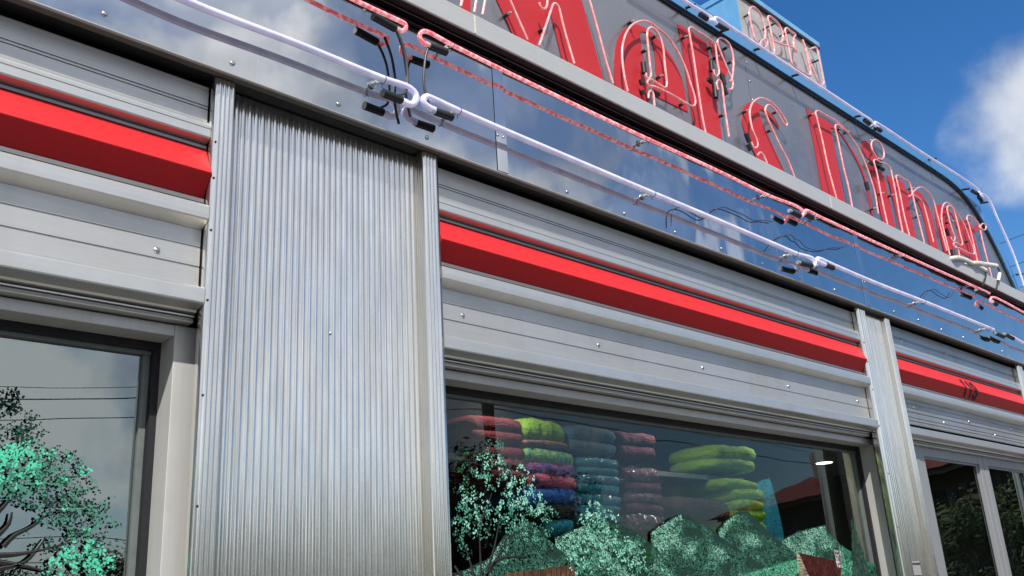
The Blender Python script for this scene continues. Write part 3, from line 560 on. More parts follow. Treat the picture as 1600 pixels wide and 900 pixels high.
# ---- diner shell: what the cladding hangs on
XL, XR = -3.2, 7.62
wall_m = simple('backing_wall', (.10, .10, .10), .8); room_m = simple('shop_wall', (.24, .23, .22), .8, 0, .06, 3)
root = thing('diner_building', (2.2, Y(.2), 0), 'long roadside diner shell behind the steel cladding, with the shop room seen through its windows', 'building')
b = MB()
b.box((XL, Y(.046), Zr(.358)), (XR, Y(.14), Zr(.95)))                       # lintel wall over the windows
b.box((XL, Y(.046), 0), (XR, Y(.14), .72))                                   # dado under the windows
b.build('front_wall', wall_m, root)
b = MB(); b.box((XL, 9.2, 0), (XR, 9.35, 3.44)); b.box((XL-.12, Y(.046), 0), (XL, 9.35, 3.44)); b.box((XR, Y(.046), 0), (XR+.12, 9.35, 3.44))
b.build('side_wall', room_m, root)
MB().box((XL, Y(.141), .2), (XR, 9.2, .35)).build('floor', simple('shop_floor', (.15, .14, .13), .5), root)
MB().box((XL, Y(.141), 2.45), (XR, 9.2, 2.60)).build('ceiling', simple('shop_ceiling', (.42, .42, .40), .8), root)
MB().box((XL-.1, Y(.02), 3.45), (XR+.1, 9.4, 3.56)).build('roof', simple('roof_felt', (.2, .2, .2), .9), root)
MB().box((1.30, Y(.15), .35), (1.38, 9.2, 2.45)).build('partition_wall', simple('dark_partition', (.05, .05, .05), .9), root)

# ================================================================== BAYS OF CLADDING
UP_D = .018
def groove(d, z, w=.0022, dep=.0016): return [(d, z+w), (d+dep, z+w*.6), (d+dep, z-w*.6), (d, z-w)]
def bay(x0, x1, label, old=False):
    t = thing('wall_panel_bay', ((x0+x1)/2, Y(.03), Zr(.36)), label, 'wall panel', 'aluminium wall panel bays with red band')
    pm = M['panel_old'] if old else M['panel']
    D = UP_D
    def part(name, pts, m, dback=.045, bev=0):
        p = prof(*pts)+[(Y(dback), p_z) for p_z in (Zr(pts[-1][1]), Zr(pts[0][1]))]
        return MB().sweep_x(p, x0, x1).build(name, m, t, bev)
    MB().box((x0, Y(.0445), Zr(.655)), (x1, Y(.0459), Zr(.7))).build('soffit_shade_strip', M['ledge_dark'], t)  # black strip standing in for the dark shade and reflection below the soffit
    part('upper_panel', [(.040, .6610), (D+.001, .6610), (D-.0005, .6600), (D-.0005, .6575), (D, .6570)]+groove(D, .6318, .0011)+groove(D, .6275, .0011)+[(D, .6065)], pm)
    part('moulding', [(D-.001, .6060), (.0085, .6040), (.0068, .6020), (.0060, .5985), (.0060, .5950), (.0066, .5942), (.0060, .5934), (.0055, .5830), (.0064, .5808), (.0090, .5800), (.0200, .5762)], M['trim'])
    part('band_edge', [(.0200, .5758), (.0160, .5745), (.0160, .5705), (.0200, .5695)], M['strip'])
    part('red_band', [(.0165, .5690), (-.0022, .5315), (-.0030, .5300), (-.0022, .5285), (.0175, .5020)], M['red'])
    part('band_edge', [(.0195, .5016), (.0148, .5006), (.0148, .4955), (.0200, .4945)], M['strip'])
    part('moulding', [(.0170, .4940), (.0030, .4885), (.0004, .4868), (-.0008, .4845), (-.0012, .4760), (-.0008, .4690), (.0008, .4676), (.0175, .4600)], M['trim'])
    part('lower_panel', [(.0178, .4597)]+groove(.018, .4368, .0012)+groove(.018, .4113, .0012)+[(.018, .3868)], pm)
    part('moulding', [(.0165, .3864), (.0010, .3805), (-.0002, .3790), (-.0006, .3770), (-.0002, .3620), (.0004, .3602), (.0030, .3594), (.0180, .3562), (.0200, .3540), (.0330, .3520)], M['trim'])
    part('drip_strip', [(.0320, .3517), (.0245, .3512), (.0245, .3494), (.0300, .3490)], M['trim'])
    part('drip_strip', [(.0330, .3488), (.0270, .3482), (.0260, .3440), (.0268, .3432), (.0330, .3428)], M['trim'])
    return t
def rivet(parent, x, d, z, r=.0065, name='screw', m='steel'):
    MB().dome((x, Y(d)+.0003, z), r).build(name, M[m], parent)

bayA = bay(-1.961, .961, 'grey aluminium wall panel with a red band left of the broad fluted pier')
bayB = bay(1.701, 4.441, 'grey aluminium wall panel with a red band over the window of shirts')
bayC = bay(4.803, 6.699, 'weathered wall panel with a red band reading 119 above the grey entrance doors', old=True)
bayD = bay(7.061, 7.60, 'short end wall panel with a red band right of the farthest pier', old=True)
rivet(bayA, .8539, .018, 2.393, .008)
for x in (-.4, -1.5): rivet(bayA, x, .018, 2.393, .008)
for x in (1.8085, 2.4345, 3.0565, 3.7006, 4.3412): rivet(bayB, x, .018, 2.396, .008)
for x, z in ((4.98, 2.43), (5.35, 2.38), (5.72, 2.42), (6.1, 2.37), (6.4, 2.43), (5.0, 2.80), (5.6, 2.81), (6.2, 2.80)): rivet(bayC, x, .018, z, .010)
# extra ribs on the older lower panel
for i, z in enumerate((.4480, .4270, .4040, .3930)):
    MB().sweep_x([(Y(.0185), Zr(z+.003)), (Y(.0160), Zr(z)), (Y(.0185), Zr(z-.003))], 4.806, 6.69).build('panel_rib', M['panel_old'], bayC)

# house number 119 following the two facets of the band
def digit_segments(ch, x0, w, h):
    """strokes of a condensed digit in a w x h box, as polylines (u,v)"""
    if ch == '1': return [[(.40, .88), (.60, 1.0), (.60, 0.0)]]
    pts = [(.5+.42*math.cos(a), .70+.28*math.sin(a)) for a in [k*math.pi/10 for k in range(21)]]
    tail = [(.92, .70), (.92, .28), (.80, .06), (.5, 0.0), (.2, .06), (.1, .22)]
    return [pts, tail]
nx = 5.640
def band_y(z): return Y(-.0030+.0195*(z-.5300)/.0390 if z > .53 else -.0030+.0205*(.5300-z)/.0280)
for ch in '119':
    b = MB()
    for pl in digit_segments(ch, 0, 1, 1):
        dense = []
        for (a, c), (e, f) in zip(pl, pl[1:]):
            k_ = max(1, int(math.hypot(e-a, (f-c)*1.5)*8))
            for k in range(k_): dense.append((a+(e-a)*k/k_, c+(f-c)*k/k_))
        dense.append(pl[-1])
        for (u, v), (u2, v2) in zip(dense, dense[1:]):
            z, z2 = .5075+.047*v, .5075+.047*v2; xa, xb = nx+u*.060+.05*max(0, .5-v), nx+u2*.060+.05*max(0, .5-v2)
            q = Vector((xb-xa, (z2-z)*S)).normalized()*.0088; px, pz = -q.y, q.x/S; ex_, ez = q.x*.5, q.y*.5/S
            b.quad(*[(x_, band_y(z_)-.0032, Zr(z_)) for x_, z_ in ((xa+px-ex_, z+pz-ez), (xb+px+ex_, z2+pz+ez), (xb-px+ex_, z2-pz+ez), (xa-px-ex_, z-pz-ez))])
    b.build('house_number', M['rubber'], bayC)
    nx += .074

# ================================================================== FLUTED PIERS
def pier(x0, x1, tl, tr, label, pitch=.0186, screws=True, core=(.05, (.03, .03, .032)), fd=.024):
    t = thing('fluted_pier', ((x0+x1)/2, Y(.02), .13), label, 'pier', 'fluted stainless steel piers')
    zt, z0 = Zr(.6675), .13
    def ribs(a, b, n, d, amp, seg=8):
        P = []; w_ = (b-a)/n
        for k in range(n):
            for j in range(seg):
                u = j/seg; P.append((a+(k+u)*w_, Y(d)-amp*math.sin(math.pi*u)**.75))
        P.append((b, Y(d))); return P
    n = max(4, round((x1-x0-tl-tr)/pitch))
    # trims: shallow reeded flats with returned edges
    P = [(x0+.004, Y(.021)), (x0, Y(.010)), (x0, Y(.0006)), (x0+.003, Y(0))]+ribs(x0+.006, x0+tl-.004, 4, 0, .0045)[1:]+[(x0+tl, Y(.001)), (x0+tl, Y(fd)+.004)]
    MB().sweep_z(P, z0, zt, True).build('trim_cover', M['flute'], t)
    xr = x1-tr; yb_, yf_ = Y(fd), Y(.0012)                          # ribbed inner return of the far trim
    inner = [(xr+.004-.004*u-.0022*abs(math.sin(u*math.pi*4)), yb_+(yf_-yb_)*u) for u in [k/32 for k in range(33)]]
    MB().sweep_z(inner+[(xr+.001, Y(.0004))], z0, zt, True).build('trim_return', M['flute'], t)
    P = [(xr+.0012, Y(.0004))]+ribs(xr+.003, x1-.006, 4, 0, .0045)+[(x1-.001, Y(0)), (x1, Y(.001)), (x1, Y(.010)), (x1-.004, Y(.021))]
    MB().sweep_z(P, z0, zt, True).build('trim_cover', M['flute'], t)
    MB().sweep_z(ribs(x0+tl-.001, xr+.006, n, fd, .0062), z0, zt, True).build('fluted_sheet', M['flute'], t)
    b = MB().box((x0+core[0], Y(.0340), z0), (x1-.006, Y(.14), zt))
    b.build('core', simple('pier_core', core[1], .6), t)
    if core[0] > .1: MB().box((x0+core[0]-.012, Y(.0345), z0), (x0+core[0]-.0005, Y(.10), Zr(.3405))).build('core_edge', M['ledge_dark'], t)
    if screws:
        for xx in (x0+.006, x1-.010):
            for z in (2.70, 2.60, 2.46, 2.28, 2.05, 1.8): rivet(t, xx, -.0012, z+(.03 if xx > x0+.1 else 0), .0034, m='darksteel')
    return t
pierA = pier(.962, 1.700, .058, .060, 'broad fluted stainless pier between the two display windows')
rivet(pierA, 1.3454, .0235, 2.2686, .006)
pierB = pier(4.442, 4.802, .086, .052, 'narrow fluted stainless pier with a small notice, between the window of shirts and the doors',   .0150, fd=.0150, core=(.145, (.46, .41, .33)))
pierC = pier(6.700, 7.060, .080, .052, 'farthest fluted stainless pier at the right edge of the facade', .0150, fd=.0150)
pierD = pier(-2.70, -1.962, .058, .056, 'broad fluted stainless pier west of the left window')

# small notice on the narrow pier
t = tag(MB().box((4.572, Y(.0095), 1.583), (4.655, Y(.0108), 1.646)).build('notice', simple('notice_plate', (.40, .405, .40), .4, .3), None, .001), 'small grey notice plate reading NO SMOKING on the narrow fluted pier', 'sign')
def text(body, size, loc, mat, parent, name='lettering'):
    cu = bpy.data.curves.new(name, 'FONT'); cu.body = body; cu.size = size; cu.align_x = 'CENTER'; cu.extrude = .0006
    o = bpy.data.objects.new(name, cu); col.objects.link(o)
    dg = bpy.context.evaluated_depsgraph_get(); me = bpy.data.meshes.new_from_object(o.evaluated_get(dg)); bpy.data.objects.remove(o)
    o = bpy.data.objects.new(name, me); col.objects.link(o); me.materials.clear(); me.materials.append(mat)
    o.rotation_euler = (R(90), 0, 0); o.location = loc; o.parent = parent; return o
text('NO SMOKING', .0135, (4.6135, Y(.0095)-.0008, 1.630), M['rubber'], t)

# ================================================================== DISPLAY WINDOWS
def window(x0, x1, zb, label, pane='glass'):
    """x0..x1 is the frame's outer width"""
    t = thing('display_window', ((x0+x1)/2, Y(.06), zb), label, 'window')
    zt = Zr(.3415); fw = .060; hd = Zr(.3276); dF, dG = .040, .088
    for xa, xb in ((x0, x0+fw), (x1-fw, x1)): MB().box((xa, Y(dF), zb), (xb, Y(dG)+.03, zt)).build('jamb', M['frame'], t, .0015)
    MB().box((x0+fw, Y(dF)+.0015, hd), (x1-fw, Y(dG)+.03, zt)).build('head', M['frame'], t, .0015)
    MB().box((x0+fw, Y(dF)+.0015, zb), (x1-fw, Y(dG)+.03, zb+.06)).build('sill', M['frame'], t, .0015)
    # black gasket, with a thin dull bead inside it
    a, c = x0+fw, x1-fw; b = MB()
    b.box((a, Y(dG)-.024, hd-.020), (c, Y(dG)+.012, hd)); b.box((a, Y(dG)-.024, zb+.06), (c, Y(dG)+.012, zb+.075))
    b.box((a, Y(dG)-.024, zb+.075), (a+.018, Y(dG)+.012, hd-.020)); b.box((c-.018, Y(dG)-.024, zb+.075), (c, Y(dG)+.012, hd-.020))
    b.build('gasket', M['void'], t)
    b = MB(); b.box((a+.018, Y(dG)-.010, hd-.030), (c-.018, Y(dG)+.010, hd-.020)); b.box((c-.034, Y(dG)-.006, zb+.075), (c-.018, Y(dG)+.010, hd-.030)); b.box((a+.018, Y(dG)-.006, zb+.075), (a+.034, Y(dG)+.010, hd-.030))
    b.build('bead', simple('grey_bead', (.14, .16, .155), .5), t)
    MB().box((a+.010, Y(.0895), zb+.07), (c-.010, Y(.0905), hd-.012)).build('pane', M[pane], t)
    return t
winA = window(-1.70, .990, .72, 'left display window with a leafy tree painted on its glass, reflecting clouds', 'filmglass')
winB = window(1.66, 4.575, .72, 'middle display window with painted green hills and trees, folded shirts behind it')

# ---- mural painted on the inside of the glass
def paint(name, c_dark, c_mid, c_light, scale=26, streak=(1, 1, 1), lo=.38, hi=.66):
    m = Mat(name); f = m.noise(scale, 7, .62, streak, .8); f2 = m.noise(scale*.32, 3, .5)
    c = m.ramp(f, (lo, c_dark), ((lo+hi)/2, c_mid), (hi, c_light))
    m.set(Base_Color=m.mix(m.ramp(f2, (.40, .65), (.62, 0.0)), c, c_dark), Roughness=.85, Specular_IOR_Level=.1)
    return m.m
leafL = simple('pale_leaf_paint', (.27, .60, .47), .8, 0, .15, 60, Specular_IOR_Level=.1); leafM = simple('mid_leaf_paint', (.07, .25, .17), .8, 0, .2, 60, Specular_IOR_Level=.1); leafD = simple('dark_leaf_paint', (.014, .050, .035), .8, 0, .2, 60, Specular_IOR_Level=.1); leafG = simple('grass_leaf_paint', (.03, .14, .03), .8, 0, .2, 60, Specular_IOR_Level=.1)
bark_m = simple('bark_paint', (.018, .017, .018), .8, Specular_IOR_Level=.1); barkhi = simple('bark_light_paint', (.07, .075, .07), .8)
GD = .0825                                                            # the paint sits on the street side of the pane
def flat(poly, d, name, mat, parent, th=.0005):
    return MB().prism(poly, Y(d), Y(d)+th).build(name, mat, parent)
def rough_edge(poly, amp, sub=5, seed=0):
    rnd = random.Random(seed); out = []
    for (a, c), (e, f) in zip(poly, poly[1:]+poly[:1]):
        L_ = math.hypot(e-a, f-c); n_ = max(1, int(L_/.02))
        for k in range(n_):
            u = k/n_; out.append((a+(e-a)*u+rnd.uniform(-amp, amp), c+(f-c)*u+rnd.uniform(-amp, amp)))
    return out
def inside(poly, x, z):
    c = False
    for (a, b_), (e, f) in zip(poly, poly[1:]+poly[:1]):
        if (b_ > z) != (f > z) and x < (e-a)*(z-b_)/(f-b_)+a: c = not c
    return c
def crest(poly, x):
    t_ = [(b_+(f-b_)*(x-a)/(e-a)) for (a, b_), (e, f) in zip(poly, poly[1:]+poly[:1]) if (a-x)*(e-x) < 0]
    return max(t_) if t_ else None
def solid_paint(name, c): return simple(name, c, .85, 0, .18, 50, Specular_IOR_Level=.08)
hb = solid_paint('hill_dark_paint', (.014, .040, .032)); hs = [solid_paint('hill_white_paint', (.26, .58, .43)), solid_paint('hill_light_paint', (.13, .33, .24)), solid_paint('hill_mid_paint', (.055, .17, .12)), solid_paint('hill_grass_paint', (.02, .09, .02))]
fs = [solid_paint('foothill_light_paint', (.15, .52, .33)), solid_paint('foothill_mid_paint', (.07, .31, .19)), solid_paint('foothill_dark_paint', (.03, .14, .09)), hs[3]]
CREST = (8, 8, 8, 8, 7)
for i, (nm, poly) in enumerate(DATA['hills']):
    if nm != 'foothill': cpts = sorted(poly[1:] if i == 0 else poly[:CREST[i]]); cpts = [p for p in cpts if p[1] > 1.40]; poly = cpts+[(cpts[-1][0]+.02, 1.30), (cpts[0][0]-.02, 1.30)]
    yb0 = GD+.0004+.0009*(0 if nm == 'foothill' else i+1)
    flat(rough_edge(poly, .0025, seed=i), yb0, 'painted_hill', fs[2] if nm == 'foothill' else hb, winB)
    rnd = random.Random(90+i); xs = [p[0] for p in poly]; zs_ = [p[1] for p in poly]; x0_, x1_, z0_, z1_ = min(xs), max(xs), max(1.50, min(zs_)), max(zs_)
    xp = max(poly, key=lambda p: p[1])[0]; g_ = [MB() for _ in range(4)]
    area = (x1_-x0_)*(z1_-z0_)
    for k in range(int(area/.000024)):
        x, z = rnd.uniform(x0_, x1_), rnd.uniform(z0_, z1_)
        if not inside(poly, x, z): continue
        ct = crest(poly, x)
        if ct is None or ct-z < .006: continue
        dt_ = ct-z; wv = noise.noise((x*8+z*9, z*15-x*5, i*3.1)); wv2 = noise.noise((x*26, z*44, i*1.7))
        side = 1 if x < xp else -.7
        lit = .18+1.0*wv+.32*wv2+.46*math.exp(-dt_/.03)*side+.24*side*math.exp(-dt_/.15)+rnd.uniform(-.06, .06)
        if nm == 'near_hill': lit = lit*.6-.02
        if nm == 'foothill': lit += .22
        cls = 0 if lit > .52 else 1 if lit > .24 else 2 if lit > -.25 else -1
        if cls < 0: continue
        if nm == 'hill' and i == 1 and wv < -.1 and x > xp: cls = 3
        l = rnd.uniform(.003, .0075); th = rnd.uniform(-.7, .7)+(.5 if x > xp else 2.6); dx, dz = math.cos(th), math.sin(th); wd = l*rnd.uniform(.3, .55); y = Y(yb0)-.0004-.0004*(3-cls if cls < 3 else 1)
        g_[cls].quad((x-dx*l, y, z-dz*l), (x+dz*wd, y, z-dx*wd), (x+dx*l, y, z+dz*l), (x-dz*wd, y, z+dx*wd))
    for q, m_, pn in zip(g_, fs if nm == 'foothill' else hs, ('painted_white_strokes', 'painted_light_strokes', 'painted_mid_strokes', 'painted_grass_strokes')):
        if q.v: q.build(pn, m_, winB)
flat(DATA['barnroof'], GD, 'painted_barn_roof', paint('barn_roof_paint', (.025, .006, .005), (.07, .016, .012), (.11, .03, .022), 60), winB)
flat(DATA['barnwall'], GD-.0002, 'painted_barn_wall', paint('barn_wall_paint', (.05, .03, .02), (.30, .24, .17), (.45, .40, .30), 80, (.2, 1, 2)), winB)
flat(DATA['chimney'], GD-.0003, 'painted_chimney', paint('stone_paint', (.02, .02, .02), (.2, .2, .19), (.7, .7, .68), 110, lo=.42, hi=.56), winB)
flat(DATA['barn2'], GD-.0001, 'painted_barn', paint('brown_barn_paint', (.02, .015, .01), (.16, .07, .04), (.28, .14, .06), 50, (2, 1, .3)), winB)
def branches(sets, parent, name='painted_branches'):
    b = MB(); hi = MB()
    for pl in sets:
        P = spline([(x, 0, z) for x, z in pl], .01); n = len(P); L_ = []; Rr = []
        for i, p in enumerate(P):
            t = (P[min(i+1, n-1)]-P[max(0, i-1)]).normalized(); q = Vector((-t.z, 0, t.x)); w_ = .0058*(1-.8*i/n)
            L_.append(p+q*w_); Rr.append(p-q*w_)
        for i in range(n-1):
            b.quad(*[(v.x, Y(GD-.0004), v.z) for v in (L_[i], L_[i+1], Rr[i+1], Rr[i])])
            hi.quad(*[(v.x, Y(GD-.0005), v.z) for v in (L_[i]*.8+Rr[i]*.2, L_[i+1]*.8+Rr[i+1]*.2, L_[i+1]*.65+Rr[i+1]*.35, L_[i]*.65+Rr[i]*.35)])
    b.build(name, bark_m, parent); hi.build('painted_bark_light', barkhi, parent)
def leaves(clusters, k, parent, name, seed, dens, sc_=.0019, mats=None):
    rnd = random.Random(seed); g = [MB(), MB(), MB(), MB()]
    for (x, z), r, n, br in clusters:
        rr = r*k
        for _ in range(int(dens*n)):
            # small sprays: two to five strokes fanned about one point
            a = rnd.uniform(0, 6.28); q = rr*math.sqrt(rnd.random())*1.05
            cx, cz = x+q*math.cos(a), z+q*math.sin(a)*.85
            lit = br*.75+.35*(cz-z)/rr+rnd.uniform(-.35, .35)
            cls = 0 if lit > .80 else 1 if lit > .36 else 2
            if br < .3 and rnd.random() < .35: cls = 3
            for j in range(rnd.randint(3, 6)):
                th = rnd.uniform(0, 6.28); l = sc_*rnd.uniform(2.2, 5.2); wd = l*rnd.uniform(.28, .5)
                dx, dz = math.cos(th), math.sin(th); px, pz = cx+dx*l*.4, cz+dz*l*.4
                y = Y(GD-.0006-.0003*(2-min(cls, 2)))-rnd.random()*.0003
                g[cls].quad((px, y, pz), (px+dx*l*.5-dz*wd, y, pz+dz*l*.5+dx*wd), (px+dx*l, y, pz+dz*l), (px+dx*l*.5+dz*wd, y, pz+dz*l*.5-dx*wd))
    for q, m_, nm in zip(g, mats or (leafL, leafM, leafD, leafG), ('painted_light_leaves', 'painted_leaves', 'painted_dark_leaves', 'painted_grass_green_leaves')):
        if q.v: q.build(nm, m_, parent)
branches(DATA['tree1'], winB); leaves(DATA['leaf1'], .00118, winB, 'tree', 1, 50, .0016)
leaves(DATA['leaf2'], .00125, winB, 'bush', 2, 46, .0016)
branches(DATA['tree0'], winA); leaves(DATA['leaf0'], .00112, winA, 'tree', 3, 52, .0015, (simple('vivid_leaf_paint', (.09, .56, .36), .8, 0, .2, 60, Specular_IOR_Level=.1), simple('green_leaf_paint', (.06, .22, .15), .8, 0, .2, 60, Specular_IOR_Level=.1), leafD, leafD))
# spruce
b = MB(); rnd = random.Random(5); (sx0, sz0), (_, sz1) = DATA['spruce']
for k in range(420):
    u = rnd.random()**.7; z = sz0-(sz0-sz1)*u; side = rnd.choice((-1, 1)); l = .012+.105*u*rnd.uniform(.35, 1); y = Y(GD-.0008)-rnd.random()*.0006
    b.quad((sx0, y, z), (sx0+side*l*.5, y, z-.006), (sx0+side*l, y, z-l*.45), (sx0+side*l*.5, y, z-l*.3-.01))
b.build('painted_spruce', paint('spruce_paint', (.012, .03, .025), (.03, .07, .055), (.07, .14, .10), 60), winB)

# ================================================================== GOODS BEHIND THE GLASS
SH = {'maroon': (.22, .025, .035), 'lime': (.36, .60, .05), 'teal': (.03, .30, .40), 'slate': (.09, .19, .27), 'plum': (.20, .045, .075), 'magenta_purple': (.40, .06, .30), 'pink': (.70, .12, .20), 'blue': (.05, .17, .58), 'black': (.02, .02, .022), 'orange_blue': (.34, .16, .08), 'tie_dye': (.22, .5, .18), 'brown': (.05, .02, .018)}
def cloth(c):
    m = Mat(c+'_cotton'); v = SH[c]; f = m.noise(14, 5, .6, (1, 1, 2.5), 1.2)
    if c == 'tie_dye': cc = m.ramp(m.noise(16, 3, .6, (2, 1, .6), .6), (.38, (.03, .28, .30)), (.5, (.40, .62, .10)), (.62, (.03, .32, .36)))
    elif c == 'magenta_purple': cc = m.ramp(m.noise(12, 4, .6, (1, 1, 2), 1), (.4, (.10, .06, .30)), (.5, (.50, .06, .26)), (.62, (.08, .14, .42)))
    elif c == 'pink': cc = m.ramp(m.noise(14, 4, .6, (1, 1, 2), 1), (.36, (.14, .05, .22)), (.48, (.80, .12, .22)), (.7, (.85, .25, .28)))
    elif c == 'orange_blue': cc = m.ramp(m.noise(14, 4, .6, (1, 1, 2), 1), (.4, (.05, .10, .28)), (.52, (.50, .17, .05)), (.66, (.04, .18, .30)))
    else: cc = m.ramp(f, (.3, tuple(q*.72 for q in v)), (.7, v))
    m.set(Base_Color=cc, Roughness=.85); m.bump(m.math('ADD', f, m.noise(30, 4, .6, (1, 1, 3), 1.5)), .6, .015); return m.m
CL = {c: cloth(c) for c in SH}
m = Mat('plastic_bag'); t = m.t; t.nodes.remove(m.b)
tr = m.n('ShaderNodeBsdfTransparent'); gl = m.n('ShaderNodeBsdfGlossy'); gl.inputs[0].default_value = (.95, .95, .95, 1); gl.inputs['Roughness'].default_value = .12
bp = m.n('ShaderNodeBump'); m.l(m.noise(30, 5, .6, (1, 1, 2), 1.5), bp.inputs['Height']); bp.inputs['Distance'].default_value = .02; m.l(bp.outputs[0], gl.inputs['Normal'])
ms = m.n('ShaderNodeMixShader'); m.l(m.ramp(m.noise(24, 5, .6, (1, 1, 2), 1.5), (.45, .03), (.7, .30)), ms.inputs[0]); m.l(tr.outputs[0], ms.inputs[1]); m.l(gl.outputs[0], ms.inputs[2]); m.l(ms.outputs[0], m.o.inputs[0]); BAG = m.m
def folded(cx, cz, w_, h_, seed, fat=1.36):
    """soft folded shirt: rounded slab with a front fold, sag and wrinkles"""
    rnd = random.Random(seed); b = MB(); nu, nv = 26, 14; dep = .30; v = []; ph = [rnd.uniform(0, 6) for _ in range(6)]
    for i in range(nu+1):
        u = -1+2*i/nu
        for j in range(nv):
            a = 2*math.pi*j/nv; e = .45
            ca, sa = math.cos(a), math.sin(a)
            yy = math.copysign(abs(ca)**e, ca)*dep/2; zz = math.copysign(abs(sa)**.55, sa)*h_/2*fat
            end = (1-abs(u)**10)**.25 if abs(u) < 1 else .0
            end = max(end, .35)
            wob = .08*math.sin(37*u+ph[5]+5*ca)+.10*math.sin(5*u+ph[0]+1.3*sa)+.07*math.sin(11*u+ph[1]+2*ca)+.05*math.sin(23*u+ph[2]+3*sa)
            sag = -.06*h_*(u*u)+.07*h_*math.sin(2.2*u+ph[3])
            v.append((cx+u*w_/2*(1+.02*math.sin(3*a+ph[4])), Y(.22)+dep/2+yy*(.8+.2*end)+.03*wob*h_/.04, cz+zz*end*(1+wob)+sag))
    f = [(i*nv+j, (i+1)*nv+j, (i+1)*nv+(j+1) % nv, i*nv+(j+1) % nv) for i in range(nu) for j in range(nv)]
    f += [tuple(range(nv)), tuple(range(nu*nv, (nu+1)*nv))]
    b.add(v, f, True); return b
NAME = {'maroon': 'maroon', 'lime': 'lime green', 'teal': 'teal', 'slate': 'slate blue', 'plum': 'plum red', 'magenta_purple': 'magenta and purple', 'pink': 'pink and violet', 'blue': 'bright blue', 'black': 'black', 'orange_blue': 'thin orange and navy', 'tie_dye': 'green and teal tie-dyed', 'brown': 'dark brown'}
STK = {'maroon': 'maroon stack behind the painted tree', 'mixed': 'mixed-colour stack', 'teal': 'blue-teal stack', 'plum': 'plum stack', 'lime': 'lime stack', 'brown': 'shelf before the lime stack'}
ORD = ['topmost', 'second from top', 'third from top', 'fourth from top', 'fifth from top', 'sixth from top', 'seventh from top', 'eighth from top', 'ninth from top']
sd = 11; blabel = {}
for nm, items in DATA['shirts']:
    for i, (c, x, z, w_, h_) in enumerate(items):
        sd += 1
        o = folded(x, z, w_, h_, sd).build('folded_shirt', CL[c], None)
        lab = f'{NAME[c]} folded shirt, {ORD[i]} in the {STK[nm]}' if nm != 'brown' else 'dark brown folded shirts bundle lying left of the lime stack'
        tag(o, lab, 'shirt', 'folded shirts stacked behind the window')
    if nm in ('teal', 'plum'):
        for i, (c, x, z, w_, h_) in enumerate(items[2:] if nm == 'teal' else items[2:]):
            if i % 2 == 0:
                bg_ = folded(x, z, w_*1.06, h_*1.25, sd+50+i, 1.15); bg_.v = [(a, q-.012, c_) for a, q, c_ in bg_.v]
                tag(bg_.build('plastic_bag', BAG, None), f'clear crinkled plastic bag round a {NAME[c]} shirt, {["upper", "middle", "lower", "lowest"][i//2]} bag of its stack', 'bag', 'plastic bags round folded shirts')
shelf_m = simple('grey_shelf', (.22, .22, .22), .6)
tag(MB().box((1.75, Y(.27), 2.058), (4.05, Y(.40), 2.080)).build('shelf', shelf_m, None, .002), 'grey upper shelf carrying the top shirts behind the middle window', 'shelf')
tag(MB().box((1.75, Y(.20), 1.64), (4.30, Y(.40), 1.664)).build('shelf', shelf_m, None, .002), 'grey lower shelf carrying the shirt stacks behind the painted hills', 'shelf')
# hanging turquoise shirt
b = MB(); v = []; nu, nv = 14, 10; cx, z1_, z0_ = 4.275, 2.10, 1.55
for i in range(nu+1):
    u = i/nu; wd = .05+.075*min(1, u*2.2)
    for j in range(nv+1):
        q = -1+2*j/nv; v.append((cx+q*wd, Y(.27)+.015*math.sin(q*7+u*2)+.05*q*q, z1_-(z1_-z0_)*u-.04*abs(q)*(1-u)))
n0 = len(v); v += [(a, y+.02, z) for a, y, z in v]
f = [(i*(nv+1)+j, i*(nv+1)+j+1, (i+1)*(nv+1)+j+1, (i+1)*(nv+1)+j) for i in range(nu) for j in range(nv)]
f += [tuple(q+n0 for q in fc[::-1]) for fc in f]
SH['turq'] = (.03, .36, .52); CL['turq'] = cloth('turq')
tag(b.add(v, f, True).build('hanging_shirt', CL['turq'], None), 'turquoise shirt hanging on its own right of the lime stack', 'shirt')
# recessed ceiling lamp in the shop
t = thing('ceiling_lamp', (6.52, 3.396, 2.45), 'small round white lamp glowing under the shop ceiling', 'lamp')
m = Mat('lamp_glow'); m.set(Base_Color=(.9, .9, .88), Emission_Color=(1, .96, .88), Emission_Strength=3.0)
def disc(c, r, h, name, mat, par): 
    return MB().tube([(c[0], c[1], c[2]), (c[0], c[1], c[2]+h)], r, 20).build(name, mat, par)
disc((6.52, 3.396, 2.425), .07, .024, 'housing', simple('lamp_housing', (.7, .7, .68), .4), t)
disc((6.52, 3.396, 2.421), .058, .003, 'diffuser', m.m, t)
for i, lx_ in enumerate((2.3, 3.3, 4.2)):  # unseen lamps added above the window to brighten the shirts
    t = thing('ceiling_lamp', (lx_, 2.345, 2.45), f'added unseen fill lamp over the {("maroon", "plum", "lime")[i]} shirt stack', 'lamp', 'added unseen lamps over the window')
    disc((lx_, 2.345, 2.425), .06, .024, 'housing', M['conduit'], t); disc((lx_, 2.345, 2.421), .05, .003, 'diffuser', m.m, t)
    la = bpy.data.lights.new('added_fill_light', 'AREA'); la.energy = 1.7; la.size = .1; la.shape = 'DISK'; la.color = (1, .95, .88)
    lo = bpy.data.objects.new('added_fill_light', la); col.objects.link(lo); lo.location = (lx_, 2.345, 2.418); lo.rotation_euler = (R(14), 0, 0); 

